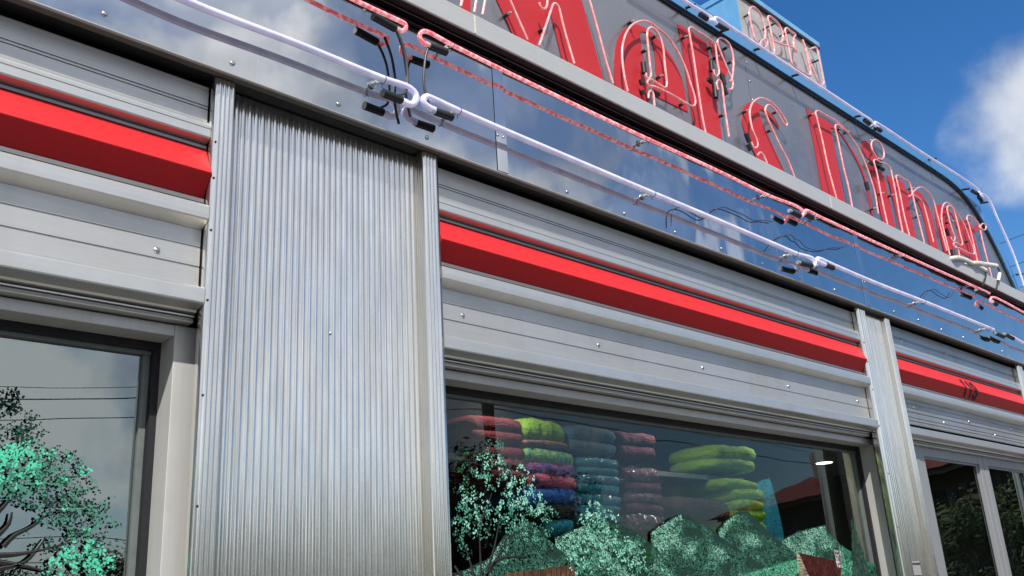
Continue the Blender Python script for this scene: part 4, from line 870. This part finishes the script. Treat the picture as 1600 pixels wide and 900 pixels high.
# ================================================================== ENTRANCE DOORS
t = thing('entrance_visor', (5.75, Y(.02), Zr(.385)), 'bent metal rain lip above the two glass entrance doors', 'rain lip')
MB().sweep_x(prof((.034, .3905), (.004, .3905), (-.004, .3865), (-.0035, .3835), (.002, .3860), (.034, .3870)), 4.80, 6.70).build('visor_sheet', M['panel_old'], t)
MB().sweep_x(prof((.0345, .3870), (.020, .3865), (.020, .3780), (.0345, .3780)), 4.806, 6.70).build('packing', M['ledge_dark'], t)
def door(x0, x1, label, hinge_left):
    d = thing('entrance_door', ((x0+x1)/2, Y(.05), .36), label, 'door', 'glazed entrance doors')
    zt = Zr(.3765); zg = Zr(.3175); st = .062; yf, yb = Y(.036), Y(.066)
    for xa, xb in ((x0, x0+st), (x1-st, x1)): MB().box((xa, yf, .36), (xb, yb, zt)).build('stile', M['doorframe'], d, .003)
    MB().box((x0+st, yf+.0025, zg), (x1-st, yb, zt)).build('top_rail', M['doorframe'], d, .003)
    MB().box((x0+st, yf+.0025, .36), (x1-st, yb, .60)).build('bottom_rail', M['doorframe'], d, .003)
    b = MB()
    for xa, xb in ((x0+st, x0+st+.010), (x1-st-.026, x1-st)): b.box((xa, yf+.014, .60), (xb, yf+.034, zg))
    b.box((x0+st+.010, yf+.014, zg-.010), (x1-st-.026, yf+.034, zg)); b.build('glazing_bead', M['doorframe'], d)
    b = MB(); b.box((x1-st-.030, yf+.018, .60), (x1-st-.0262, yf+.036, zg-.010)); b.box((x0+st+.0102, yf+.018, .60), (x0+st+.014, yf+.036, zg-.010)); b.build('gasket', M['void'], d)
    MB().box((x0+st+.010, yf+.020, .60), (x1-st-.030, yf+.024, zg-.010)).build('pane', M['doorglass'], d)
    hx = x1-st/2 if hinge_left else x0+st/2
    b = MB(); b.tube(spline([(hx, yf-.002, 1.20), (hx, yf-.05, 1.21), (hx, yf-.055, 1.25), (hx, yf-.055, 1.40), (hx, yf-.05, 1.44), (hx, yf-.002, 1.45)], .02), .011, 10)
    b.build('handle', M['steel'], d)
    return d
door(5.02, 5.905, 'grey glazed entrance door beside the narrow pier, the left of the pair', True)
door(5.915, 6.69, 'grey glazed entrance door under the number 119, the right of the pair', False)
t = thing('door_frame', (4.95, Y(.05), .36), 'grey metal frame post between the narrow pier and the left entrance door', 'door frame')
MB().box((4.806, Y(.034), .36), (5.014, Y(.07), Zr(.3778))).build('post', M['doorframe'], t, .003)
MB().box((4.83, Y(.034)-.012, .36), (4.865, Y(.034)-.0005, Zr(.3775))).build('cover_bead', M['trim'], t, .003)

# ================================================================== MIRROR FASCIA
F0 = -.016
fz0, fz1 = Zr(.6685), Zr(.8865)
fas = thing('fascia', (2.2, Y(F0), fz0), 'long polished steel fascia mirroring the sky above the wall panels', 'fascia')
seams = [XL, -.62, 1.925, 4.476, 7.02, 7.62]
for i, (a, c) in enumerate(zip(seams, seams[1:])):
    b = MB()
    b.sweep_x([(Y(F0), fz0+.004), (Y(F0), fz1), (Y(F0)+.004, fz1), (Y(F0)+.004, fz0+.004)], a+.0012, c-.0012)
    b.build('mirror_sheet', M['mirror'], fas)
MB().sweep_x(prof((F0-.0004, .6705), (F0-.0010, .6690), (F0-.0004, .6678), (F0+.0030, .6676), (F0+.0030, .6705)), XL, XR).build('bottom_hem', M['panel'], fas)
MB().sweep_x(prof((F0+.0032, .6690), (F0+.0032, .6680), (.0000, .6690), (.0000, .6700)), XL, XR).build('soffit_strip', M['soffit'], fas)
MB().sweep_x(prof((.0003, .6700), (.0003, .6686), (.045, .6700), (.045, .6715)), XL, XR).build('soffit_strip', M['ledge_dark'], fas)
MB().sweep_x(prof((F0+.010, .6720), (F0+.010, .95), (.04, .95), (.04, .6720)), XL, XR).build('backing', wall_m, fas)
for x in seams[1:-1]:
    MB().sweep_z([(x+.001, Y(F0)-.0008), (x+.001, Y(F0)-.0018), (x+.0018, Y(F0)-.0022), (x+.0462, Y(F0)-.0036), (x+.047, Y(F0)-.0030), (x+.047, Y(F0)-.0008)], fz0+.006, fz1-.002, False, True).build('cover_strip', M['cover'], fas)
    for k in (.008, .034): MB().dome((x+k, Y(F0)-.0036, fz0+.135), .0045).build('screw', M['steel'], fas)
for x, z in DATA['fscrews']: MB().dome((x, Y(F0)-.0003, z), .0078).build('screw', M['steel'], fas)

# ledge over the fascia
led = thing('sign_ledge', (2.2, Y(-.02), Zr(.89)), 'plain grey projecting ledge under the red letters, with black underside', 'ledge')
lx = [XL-.05, .55, 1.80, 4.16, 5.93, XR+.05]; LD = -.046
for a, c in zip(lx, lx[1:]):
    MB().sweep_x(prof((LD, .8855), (LD-.0006, .887), (LD-.0006, .923), (LD+.0008, .9252), (.03, .9270), (.03, .9240), (LD+.003, .9222), (LD+.003, .8855)), a+.001, c-.001).build('face_plate', M['ledge'], led, .0012)
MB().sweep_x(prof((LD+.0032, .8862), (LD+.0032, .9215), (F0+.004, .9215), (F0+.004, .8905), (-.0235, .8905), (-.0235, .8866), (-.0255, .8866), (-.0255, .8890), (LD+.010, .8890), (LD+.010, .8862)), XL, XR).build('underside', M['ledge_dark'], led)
MB().sweep_x(prof((-.0250, .8862), (-.0250, .8857), (-.0238, .8857), (-.0238, .8862)), XL, XR).build('lip', M['strip'], led)
MB().box((1.7965, Y(LD)-.0022, Zr(.888)), (1.8035, Y(LD)-.0014, Zr(.9225))).build('joint_sealant', simple('joint_sealant', (.62, .60, .52), .6), led)
MB().box((4.158, Y(LD)-.0022, Zr(.888)), (4.164, Y(LD)-.0014, Zr(.9225))).build('joint_sealant', simple('joint_white', (.6, .6, .58), .6), led)

# ================================================================== BIG SIGN
sgn = thing('diner_sign', (4.0, Y(0), Zr(.925)), "long dark metal roof sign with red letters and pink neon outlines reading Mel's Diner", 'sign')
CX = 4.02
right = [(5.60, 4.085), (5.95, 4.083), (6.18, 4.075), (6.33, 4.052), (6.45, 4.012), (6.56, 3.955), (6.64, 3.895), (6.74, 3.80), (6.83, 3.70), (6.92, 3.585), (6.98, 3.50), (7.03, 3.41)]
right = [(p.x, p.z) for p in spline([(x, 0, z) for x, z in right], .05)]
outline = [(2*CX-x, z) for x, z in right[::-1]]+right
MB().prism(outline, Y(0), Y(.012)).build('back_panel', M['signpanel'], sgn)
b = MB()                                                             # body of the box behind the panel
b.prism([(x, z+.001) for x, z in outline], Y(.013), Y(.16)); b.build('box_body', M['bluebox'], sgn)
b = MB(); n = len(outline)                                            # rim: U shaped hoop round the edge
def offs(poly, d):
    out = []
    for i, p in enumerate(poly):
        a = Vector(poly[max(0, i-1)]); c = Vector(poly[min(len(poly)-1, i+1)]); t_ = (c-a).normalized(); q = Vector((t_.y, -t_.x))
        out.append((p[0]-q.x*d, p[1]-q.y*d))
    return out
def hoop(mat, name, d0, d1, y0, y1, par):
    A = offs(outline, d0); B = offs(outline, d1); v = []; m_ = len(A)
    for (a, c), (e, f) in zip(A, B): v += [(a, y0, c), (e, y0, f), (e, y1, f), (a, y1, c)]
    fc = [(4*i+k, 4*i+(k+1) % 4, 4*(i+1)+(k+1) % 4, 4*(i+1)+k) for i in range(m_-1) for k in range(4)]
    fc += [(3, 2, 1, 0), tuple(4*(m_-1)+k for k in range(4))]
    return MB().add(v, fc).build(name, mat, par)
hoop(M['darkedge'], 'rim_painted_shadow', -.012, .0035, Y(-.0045), Y(.005), sgn)  # black hoop paints the shadow line below the rim
hoop(M['rim'], 'rim', .004, .082, Y(-.010), Y(.060), sgn)
# vertical sheet joint with rivets
for xj in (3.70, 5.02):
    MB().box((xj-.001, Y(0)-.0012, 3.42), (xj+.0015, Y(0)-.0004, 4.06)).build('sheet_joint', M['strip'], sgn)
    for k in range(6): MB().dome((xj+.02, Y(0)-.0002, 3.50+k*.105), .006).build('rivet', M['steel'], sgn)
# letters
Mpoly = [(1.835, 3.44), (1.862, 3.44), (1.893, 3.765), (2.096, 3.44), (2.165, 3.44), (2.28, 3.68), (2.337, 3.44), (2.578, 3.44), (2.422, 4.02), (2.205, 4.02), (2.165, 3.83), (1.955, 4.02), (1.735, 4.02), (1.815, 3.78)]
def smoothpoly(p, it=1):
    for _ in range(it):
        q = []
        for i, a in enumerate(p):
            b_, c = p[i-1], p[(i+1) % len(p)]
            u = Vector((a[0]-b_[0], a[1]-b_[1])); v = Vector((c[0]-a[0], c[1]-a[1]))
            ang = u.angle(v) if u.length > 0 and v.length > 0 else 0
            if R(8) < ang < R(58):
                q += [(a[0]*.75+b_[0]*.25, a[1]*.75+b_[1]*.25), (a[0]*.75+c[0]*.25, a[1]*.75+c[1]*.25)]
            else: q.append(a)
        p = q
    return p
MB().prism(Mpoly, Y(0)-.0035, Y(0)-.0006).build('letter', M['letter'], sgn)
for ch, poly in DATA['letters']:
    MB().prism(smoothpoly(poly, 2), Y(0)-.0035, Y(0)-.0006).build('letter', M['letter'], sgn)
TD = -.0205
for ch, pts in DATA['neon']:
    MB().tube(spline(on_plane(pts, TD), .012), .0050, 8).build('neon_tube', M['neon_pink'], sgn)
for a, c in DATA['boots']:
    A = Vector((a[0], Y(TD)+.012, a[1])); B = Vector((c[0], Y(TD)+.012, c[1])); D_ = (B-A)
    MB().tube([A-D_*.05, A, B, B+D_*.05], .0115, 10).build('electrode_boot', M['rubber'], sgn)
for x, z in DATA['supports']:
    sp = MB().tube([(x, Y(0)-.004, z), (x, Y(TD)+.018, z)], .0075, 8).build('tube_support', M['darksteel'], sgn)
    MB().tube([(x, Y(TD)+.018, z), (x, Y(TD)+.002, z)], .004, 8).build('glass_post', M['clear'], sp)
for pts in DATA['rimtubes']: MB().tube(spline(on_plane(pts, -.035), .02), .0085, 10).build('rim_neon_tube', M['neon_white'], sgn)
for a, c in DATA['rimboots']:
    A = Vector((a[0], Y(-.033), a[1])); B = Vector((c[0], Y(-.033), c[1])); MB().tube([A, B], .013, 10).build('electrode_boot', M['rubber'], sgn)
for x, z in DATA['rimsup']:
    MB().tube([(x, Y(-.010), z+.01), (x, Y(-.035), z)], .007, 8).build('tube_support', M['darksteel'], sgn)

# ---- OPEN box on the roof behind the sign
ob = thing('open_sign_box', (4.25, Y(.08), 4.10), 'light blue box sign with OPEN in pink neon standing above the long sign', 'sign')
bx0, bx1, bz0, bz1 = 3.835, 4.672, 4.05, 4.532; BD = .03
MB().box((bx0, Y(BD)+.004, bz0), (bx1, Y(BD)+.56, bz1)).build('box_body', M['bluebox'], ob)
MB().box((bx0+.004, Y(BD), bz0), (bx1-.004, Y(BD)+.0035, bz1-.004)).build('face_sheet', M['openface'], ob)
MB().box((bx0-.006, Y(BD)-.020, bz1-.003), (bx1+.008, Y(BD)+.57, bz1+.030)).build('top_cap', M['bluebox'], ob, .002)
MB().box((bx0-.004, Y(BD)-.0175, bz1-.0135), (bx1+.006, Y(BD)-.0005, bz1-.0035)).build('cap_gap', M['darkedge'], ob)
MB().box((bx1-.003, Y(BD)-.012, bz0), (bx1+.009, Y(BD)+.02, bz1-.014)).build('corner_strip', M['bluebox'], ob, .001)
for pts in DATA['open']: MB().tube(spline(on_plane(pts, .012), .012), .0056, 8).build('neon_tube', M['neon_pink'], ob)
for x, z in DATA['opensup']: MB().tube([(x, Y(BD), z), (x, Y(.012), z)], .0055, 8).build('tube_support', M['darksteel'], ob)

# ================================================================== NEON ON THE FASCIA
FD = -.039
def support(parent, x, z, r):
    """clip on a bracket: foot screwed to the fascia, square clear post, wire round the tube"""
    s_ = MB().tube([(x-.006, Y(F0)-.0005, z), (x-.006, Y(F0)-.006, z)], .012, 10).build('tube_support', M['steel'], parent)
    MB().tube([(x-.006, Y(F0)-.006, z), (x-.003, Y(FD)+.020, z)], .0072, 8).build('glass_post', M['clear'], s_)
    b_ = MB()
    for q in (-1, 1): b_.tube([(x-.003, Y(FD)+.022, z+q*.004), (x, Y(FD)+.006, z+q*r*.8)], .0030, 6)
    b_.build('glass_fork', M['clear'], s_)
    P = [(x+.004, Y(FD)-(r+.0012)*math.sin(a), z+(r+.0012)*math.cos(a)) for a in [k*math.pi/8-.4 for k in range(12)]]+[(x+.006, Y(FD)+.012, z-r-.010)]
    MB().tube(P, .0011, 5).build('tie_wire', M['darksteel'], s_)
names = {('red', 0): 'red neon tube at the far left of the fascia, ending in a loop',
         ('red', 1): 'long red neon tube running from the looped cables toward the doors',
         ('red', 2): 'red neon tube over the right window corner, third along the top line',
         ('red', 3): 'red neon tube at the far right end of the fascia below the conduit',
         ('white', 0): 'lavender white neon tube over the broad pier',
         ('white', 1): 'lavender white neon tube starting right of the two dangling cables',
         ('white', 2): 'lavender white neon tube over the narrow pier',
         ('white', 3): 'lavender white neon tube at the far right above number 119'}
cnt = {'red': 0, 'white': 0}; tubes = {'red': [], 'white': []}
for c, pts, caps in DATA['ftubes']:
    k = cnt[c]; cnt[c] += 1; r = .0074 if c == 'red' else .0108
    x0, z0 = pts[len(pts)//2]
    t = thing('neon_tube', (x0, Y(FD), z0), names[(c, k)], 'neon tube', f'{c} neon tubes along the fascia'); tubes[c].append((t, min(p[0] for p in pts), max(p[0] for p in pts), r))
    MB().tube(spline(on_plane(pts, FD), .02), r, 12).build('glass_tube', M['neon_red' if c == 'red' else 'neon_white'], t)
    for cp in caps:
        (a0, a1), (b0, b1) = cp[0], cp[-1]
        A = Vector((a0, Y(FD), a1)); B = Vector((b0, Y(FD), b1)); D_ = (B-A).normalized()
        MB().tube([A-D_*.004, A, B-D_*.003, B], .0128, 14, taper=(.92, 1.05)).build('electrode_boot', M['rubber'], t)
        MB().tube([A-D_*.022, A-D_*.002], .0098, 12).build('glass_neck', M['clear'], t)
for c, (x, z) in DATA['fsup']:
    for t, a, e, r in tubes[c]:
        if a-.02 <= x <= e+.02: support(t, x, z, r); break
cab_lab = ['thin grey cable from the red tube end to the white boot above the broad pier', 'thin grey cable hanging behind the loop, down to the lower mirror edge', 'thin grey cable from the second red tube down to the second white tube']
for pts, lab, d in zip(DATA['cables'], cab_lab, (-.039, -.030, -.039)):
    tag(MB().tube(spline(on_plane(pts, d), .01), .0042, 8).build('cable', M['cable'], None), lab, 'cable', 'cables on the fascia')
# stray loops of wire lying against the fascia at the right
def wire(px, lab):
    tag(MB().tube(spline([(x, Y(F0)-.012, z) for x, z in px], .015), .0022, 6).build('loose_wire', M['cable'], None), lab, 'wire', 'loose wires on the fascia')
for pts, lab in zip(DATA['wires'], ('thin loose wire looping below the long white tube, left of the seam', 'thin loose wire curving between the red and white tubes by the right seam', 'thin loose wire dropping to the fascia bottom right of the narrow pier')): wire(pts, lab)
# conduits coming out of the sign over the ledge
def ribbed(pts, r, name, parent):
    P = spline(pts, .012); b = MB(); b.tube(P, r, 12)
    for p, q in zip(P, P[1:]): b.tube([p, p+(q-p)*.45], r*1.13, 12, cap=True)
    return b.build(name, M['conduit'], parent)
C = DATA['conduit']
for k, lab in ((0, 'cream ribbed conduit bending down over the ledge from the sign, the longer one'), (1, 'cream ribbed conduit sticking straight out of the sign toward the right')):
    pts = on_plane(C[k], -.05)
    x0, y0, z0 = pts[0]; pts = [(x0-.03, Y(0), z0-.005)]+pts
    t = thing('conduit', pts[0], lab, 'conduit', 'conduits from the sign'); ribbed(pts, .0135, 'ribbed_pipe', t)
    if k == 0: MB().tube(spline(on_plane(C[2], -.05), .01), .005, 8).build('lead_wire', M['rubber'], t)
    else:
        MB().tube(spline(on_plane(C[3], -.05), .01), .005, 8).build('lead_wire', M['rubber'], t)
        MB().tube(on_plane(C[4], -.05), .0115, 12).build('connector', M['conduit'], t)
        MB().tube(on_plane(C[5], -.05), .005, 8).build('lead_wire', M['rubber'], t)

# ================================================================== ACROSS THE ROAD (seen in the glass and the polished steel)
mw = thing('motel', (47, -20, 0), 'long two-storey motel across the road with a red hipped roof, seen mirrored in the window', 'building')
A = Vector((52.8, -31.0, 0)); B = Vector((40.0, -9.8, 0)); ex = (B-A).normalized(); ey = Vector((ex.y, -ex.x, 0))
if ey.dot(Vector((1, 0, 0))) < 0: ey = -ey
Lm = (B-A).length
def W(u, v, z): p = A+ex*u+ey*v; return (p.x, p.y, z)
def mbox(u0, u1, v0, v1, z0, z1): 
    b_ = MB(); b_.add([W(u0,v0,z0),W(u1,v0,z0),W(u1,v1,z0),W(u0,v1,z0),W(u0,v0,z1),W(u1,v0,z1),W(u1,v1,z1),W(u0,v1,z1)], [(0,3,2,1),(4,5,6,7),(0,1,5,4),(1,2,6,5),(2,3,7,6),(3,0,4,7)]); return b_
mbox(0, Lm, 1.6, 12, 0, 6.1).build('wall', simple('motel_wall', (.10, .09, .085), .85, 0, .2, 1), mw)
roofm = simple('motel_roof', (.17, .030, .022), .75, 0, .3, 3)
rb = MB(); rb.add([W(-.8,-.4,6.15),W(Lm+.8,-.4,6.15),W(Lm+.8,12.8,6.15),W(-.8,12.8,6.15),W(2.5,5.5,8.3),W(Lm-2.5,5.5,8.3)], [(0,1,5,4),(1,2,5),(2,3,4,5),(3,0,4),(0,3,2,1)])
rf = rb.build('roof', roofm, mw)
for u in (4.5, Lm-7): 
    c_ = mbox(u, u+1.1, 4.6, 5.6, 7.6, 9.5).build('chimney', simple('chimney_stone', (.20, .18, .16), .9, 0, .3, 6), rf)
g_ = MB(); u = 8.5; g_.add([W(u,2.0,6.85),W(u+3.4,2.0,6.85),W(u+1.7,2.0,7.85),W(u+1.7,4.9,7.85)], [(0,1,2),(1,3,2),(0,2,3)]); g_.build('dormer', roofm, rf)
mbox(0, Lm, .05, .16, 5.95, 6.12).build('gutter', simple('gutter', (.25, .24, .22), .6), mw)
mbox(0, Lm, .1, 1.6, 3.05, 3.25).build('balcony', simple('balcony', (.16, .15, .14), .8), mw)
rl_ = mbox(0, Lm, .12, .17, 4.25, 4.36)
for k in range(int(Lm/.35)): rl_.add(mbox(k*.35, k*.35+.04, .12, .16, 3.25, 4.25).v, mbox(0,1,0,1,0,1).f)
rl_.build('railing', simple('railing', (.28, .27, .26), .6), mw)
for k in range(7):
    u = 1.2+k*3.4
    for z in (.9, 4.0):
        f_ = mbox(u, u+1.5, 1.52, 1.59, z, z+1.5).build('window', simple('motel_window', (.03, .04, .05), .15), mw)
        mbox(u+1.9, u+2.8, 1.52, 1.59, z-.8, z+1.3).build('door', simple('motel_door', (.05, .07, .10), .5), mw)

def tree(x, y, h, cr, label, seed, leafm, n=2600, trunk_h=.35, cat='tree', grp='trees across the road', shape=1.0):
    rnd = random.Random(seed); t = thing('broadleaf_tree' if trunk_h > .15 else 'shrub', (x, y, 0), label, cat, grp)
    b = MB(); th = h*trunk_h
    b.tube(spline([(x, y, -.05), (x+rnd.uniform(-.1, .1), y, th*.6), (x+rnd.uniform(-.2, .2), y, h*.75)], .4), max(.03, h*.028), 8, taper=(1, .25))
    cl = []
    for k in range(22):
        a = rnd.uniform(0, 6.28); q = cr*rnd.uniform(.2, .85); zz = th+(h-th)*rnd.uniform(.08, .92)
        q *= (1.05-.55*((zz-th)/(h-th)))*shape
        c = Vector((x+q*math.cos(a), y+q*math.sin(a), zz)); cl.append((c, cr*rnd.uniform(.25, .48)))
        b.tube([(x, y, th*.6+(zz-th*.6)*.4), c], h*.008, 5, taper=(1, .3))
    b.build('trunk', simple('bark', (.05, .04, .032), .9), t)
    b = MB(); ls = cr*.03
    for k in range(n):
        c, r_ = cl[rnd.randrange(len(cl))]; d = Vector((rnd.gauss(0, 1), rnd.gauss(0, 1), rnd.gauss(0, .8))).normalized()*r_*rnd.random()**.35
        p = c+d; nrm = (d.normalized()+Vector((rnd.uniform(-.8, .8), rnd.uniform(-.8, .8), rnd.uniform(-.3, .9)))).normalized()
        a_ = nrm.orthogonal().normalized(); b_ = nrm.cross(a_); s_ = ls*rnd.uniform(.6, 1.5)
        b.quad(p-a_*s_, p-b_*s_*.6, p+a_*s_, p+b_*s_*.6)
    b.build('crown', leafm, t, fixn=False)
    return t
g1 = simple('leaf_green', (.045, .085, .022), .7, 0, .45, 2.5); g2 = simple('leaf_dark', (.028, .058, .02), .7, 0, .45, 2.5); g3 = simple('leaf_olive', (.075, .085, .03), .7, 0, .4, 2.5)
TR = [(9, -38, 6.2, 2.9, 'rounded green'), (14, -41, 5.6, 2.8, 'low dark green'), (19, -44, 6.8, 3.2, 'broad olive'), (25, -46, 7.2, 3.2, 'tall dark green'), (31, -45, 6.6, 3.4, 'spreading green'),
      (4, -40, 5.8, 3.0, 'squat olive'), (-3, -42, 7.0, 3.4, 'full dark green'), (37, -44, 8.0, 3.6, 'tallest green'), (-10, -40, 6.5, 3.2, 'thin-topped green')]
for i, (x, y, h, cr, nm) in enumerate(TR):
    tree(x, y, h*.74, cr*.9, f'{nm} roadside tree mirrored low in the glass, {"behind the motel" if x > 30 else "across the road"}', 40+i, (g1, g2, g3)[i % 3], 5000, .18, grp='trees across the road', shape=1.15)
BIG = [(27, -31, 8.2, 4.2, 'tall spreading dark'), (33, -33, 9.0, 4.6, 'tall full green'), (39.5, -36, 9.4, 4.8, 'tall crowded dark'), (45, -39, 9.6, 5.0, 'high rounded dark'), (30, -37, 9.2, 4.6, 'high rear dark'), (51, -44, 10.5, 5.2, 'highest rear green')]
for i, (x, y, h, cr, nm) in enumerate(BIG):
    tree(x, y, h, cr, f'{nm} tree west of the motel, mirrored behind the painted hills', 140+i, (g2, g1)[i % 2], 9000, .10, grp='tall trees west of the motel', shape=1.15)
WST = [(-7, -19, 9.0, 4.0, 'tall green'), (-14, -21, 10.0, 4.6, 'dense dark'), (-23, -20, 9.4, 4.4, 'wide green'), (-33, -22, 10.5, 4.8, 'high dark'), (-46, -20, 9.0, 4.6, 'far-west green')]
for i, (x, y, h, cr, nm) in enumerate(WST):
    tree(x, y, h*.56, cr*.8, f'{nm} tree west along the road, darkening the foot of the fluted steel', 240+i, (g2, g1)[i % 2], 7000, .10, grp='tall trees west along the road', shape=1.15)
SHB = [(27.5, -5.6, 3.1, 1.5, 'loose olive shrub'), (30.5, -5.2, 3.4, 1.6, 'dark leafy shrub'), (24.6, -5.0, 2.6, 1.3, 'low green shrub'), (34, -5.8, 4.0, 1.9, 'tall ragged shrub')]
for i, (x, y, h, cr, nm) in enumerate(SHB):
    tree(x, y, h*1.25, cr*1.15, f'{nm} at the lot edge, mirrored in the entrance door glass', 70+i, (g3, g2, g1)[i % 3], 7000, .12, cat='shrub', grp='shrubs at the lot edge', shape=1.2)
tl = MB(); rnd = random.Random(3)                                    # distant wood
for k in range(5200):
    x = rnd.uniform(-160, 190); y = -90-rnd.uniform(0, 16); hh = 4.6+1.6*math.sin(x*.11)+1.2*math.sin(x*.31+1); z = rnd.uniform(.2, max(1, hh)); s_ = rnd.uniform(.5, 1.2)
    a_ = Vector((rnd.gauss(0, 1), rnd.gauss(0, .4), rnd.gauss(0, 1))).normalized(); b_ = a_.cross(Vector((0, 1, .3))).normalized()
    p = Vector((x, y, z)); tl.quad(p-a_*s_, p-b_*s_, p+a_*s_, p+b_*s_)
tag(tl.build('distant_wood', g2, None, fixn=False), None, None, None, 'stuff')
# utility pole with crossarm and lines, mirrored in the middle window
pl = thing('utility_pole', (15.4, -12.2, 0), 'dark wooden utility pole with a crossarm mirrored in the middle window', 'utility pole')
MB().tube([(15.4, -12.2, 0), (15.4, -12.2, 9.0)], .16, 12, taper=(1, .75)).build('shaft', simple('pole_wood', (.05, .042, .035), .9), pl)
MB().box((14.3, -12.27, 8.15), (16.5, -12.13, 8.28)).build('crossarm', simple('pole_arm', (.07, .06, .05), .9), pl)
for dx in (-.95, -.4, .4, .95): MB().tube([(15.4+dx, -12.2, 8.28), (15.4+dx, -12.2, 8.46)], .04, 8, taper=(1, .6)).build('insulator', simple('insulator', (.25, .25, .25), .3), pl)
def line(p, q, sag, r, lab):
    P = [Vector(p).lerp(Vector(q), k/40)-Vector((0, 0, sag*4*(k/40)*(1-k/40))) for k in range(41)]
    tag(MB().tube(P, r, 6).build('overhead_line', M['rubber'], None), lab, 'power line', 'overhead lines across the road')
line((-20, -31, 6.55), (15.4, -12.2, 6.55), .15, .014, 'thick overhead line, lower of the upper group mirrored in the left window')
line((-20, -31, 6.85), (15.4, -12.2, 6.75), .12, .007, 'thin overhead line just above the thick one in the left window reflection')
line((-20, -31, 6.10), (15.4, -12.2, 6.10), .15, .011, 'overhead line below the thick one mirrored in the left window')
line((15.4, -12.2, 6.15), (68, -13, 6.6), .6, .016, 'thick overhead line running east from the pole toward the motel')
line((15.4, -12.2, 6.6), (68, -13.4, 7.2), .6, .009, 'thin overhead line running east from the pole above the thick one')
line((15.0, -12.2, 8.4), (68, -13.0, 8.6), .6, .014, 'topmost overhead line running east from the crossarm')
line((15.0, -12.2, 8.4), (-38, -13.0, 8.6), .6, .014, 'topmost overhead line running west from the crossarm')
line((-38, -28, 3.9), (60, -29, 4.1), .4, .014, 'lowest far overhead line mirrored beneath the others')
line((-38, -28, 4.7), (60, -29, 4.9), .4, .014, 'second lowest far overhead line mirrored beneath the others')
# lines in the open sky beyond the sign
def skyline(P, lab): tag(MB().tube([Vector(p) for p in P], .02, 6).build('overhead_line', M['rubber'], None), lab, 'power line', 'overhead lines beyond the sign')
for pts, lab in zip(DATA['skylines'], ('upper dark power line crossing the sky right of the curved sign end', 'middle dark power line crossing the sky right of the curved sign end', 'lowest dark power line beside the curved sign end')):
    skyline([(x, 14.0, z) for x, z in pts], lab)
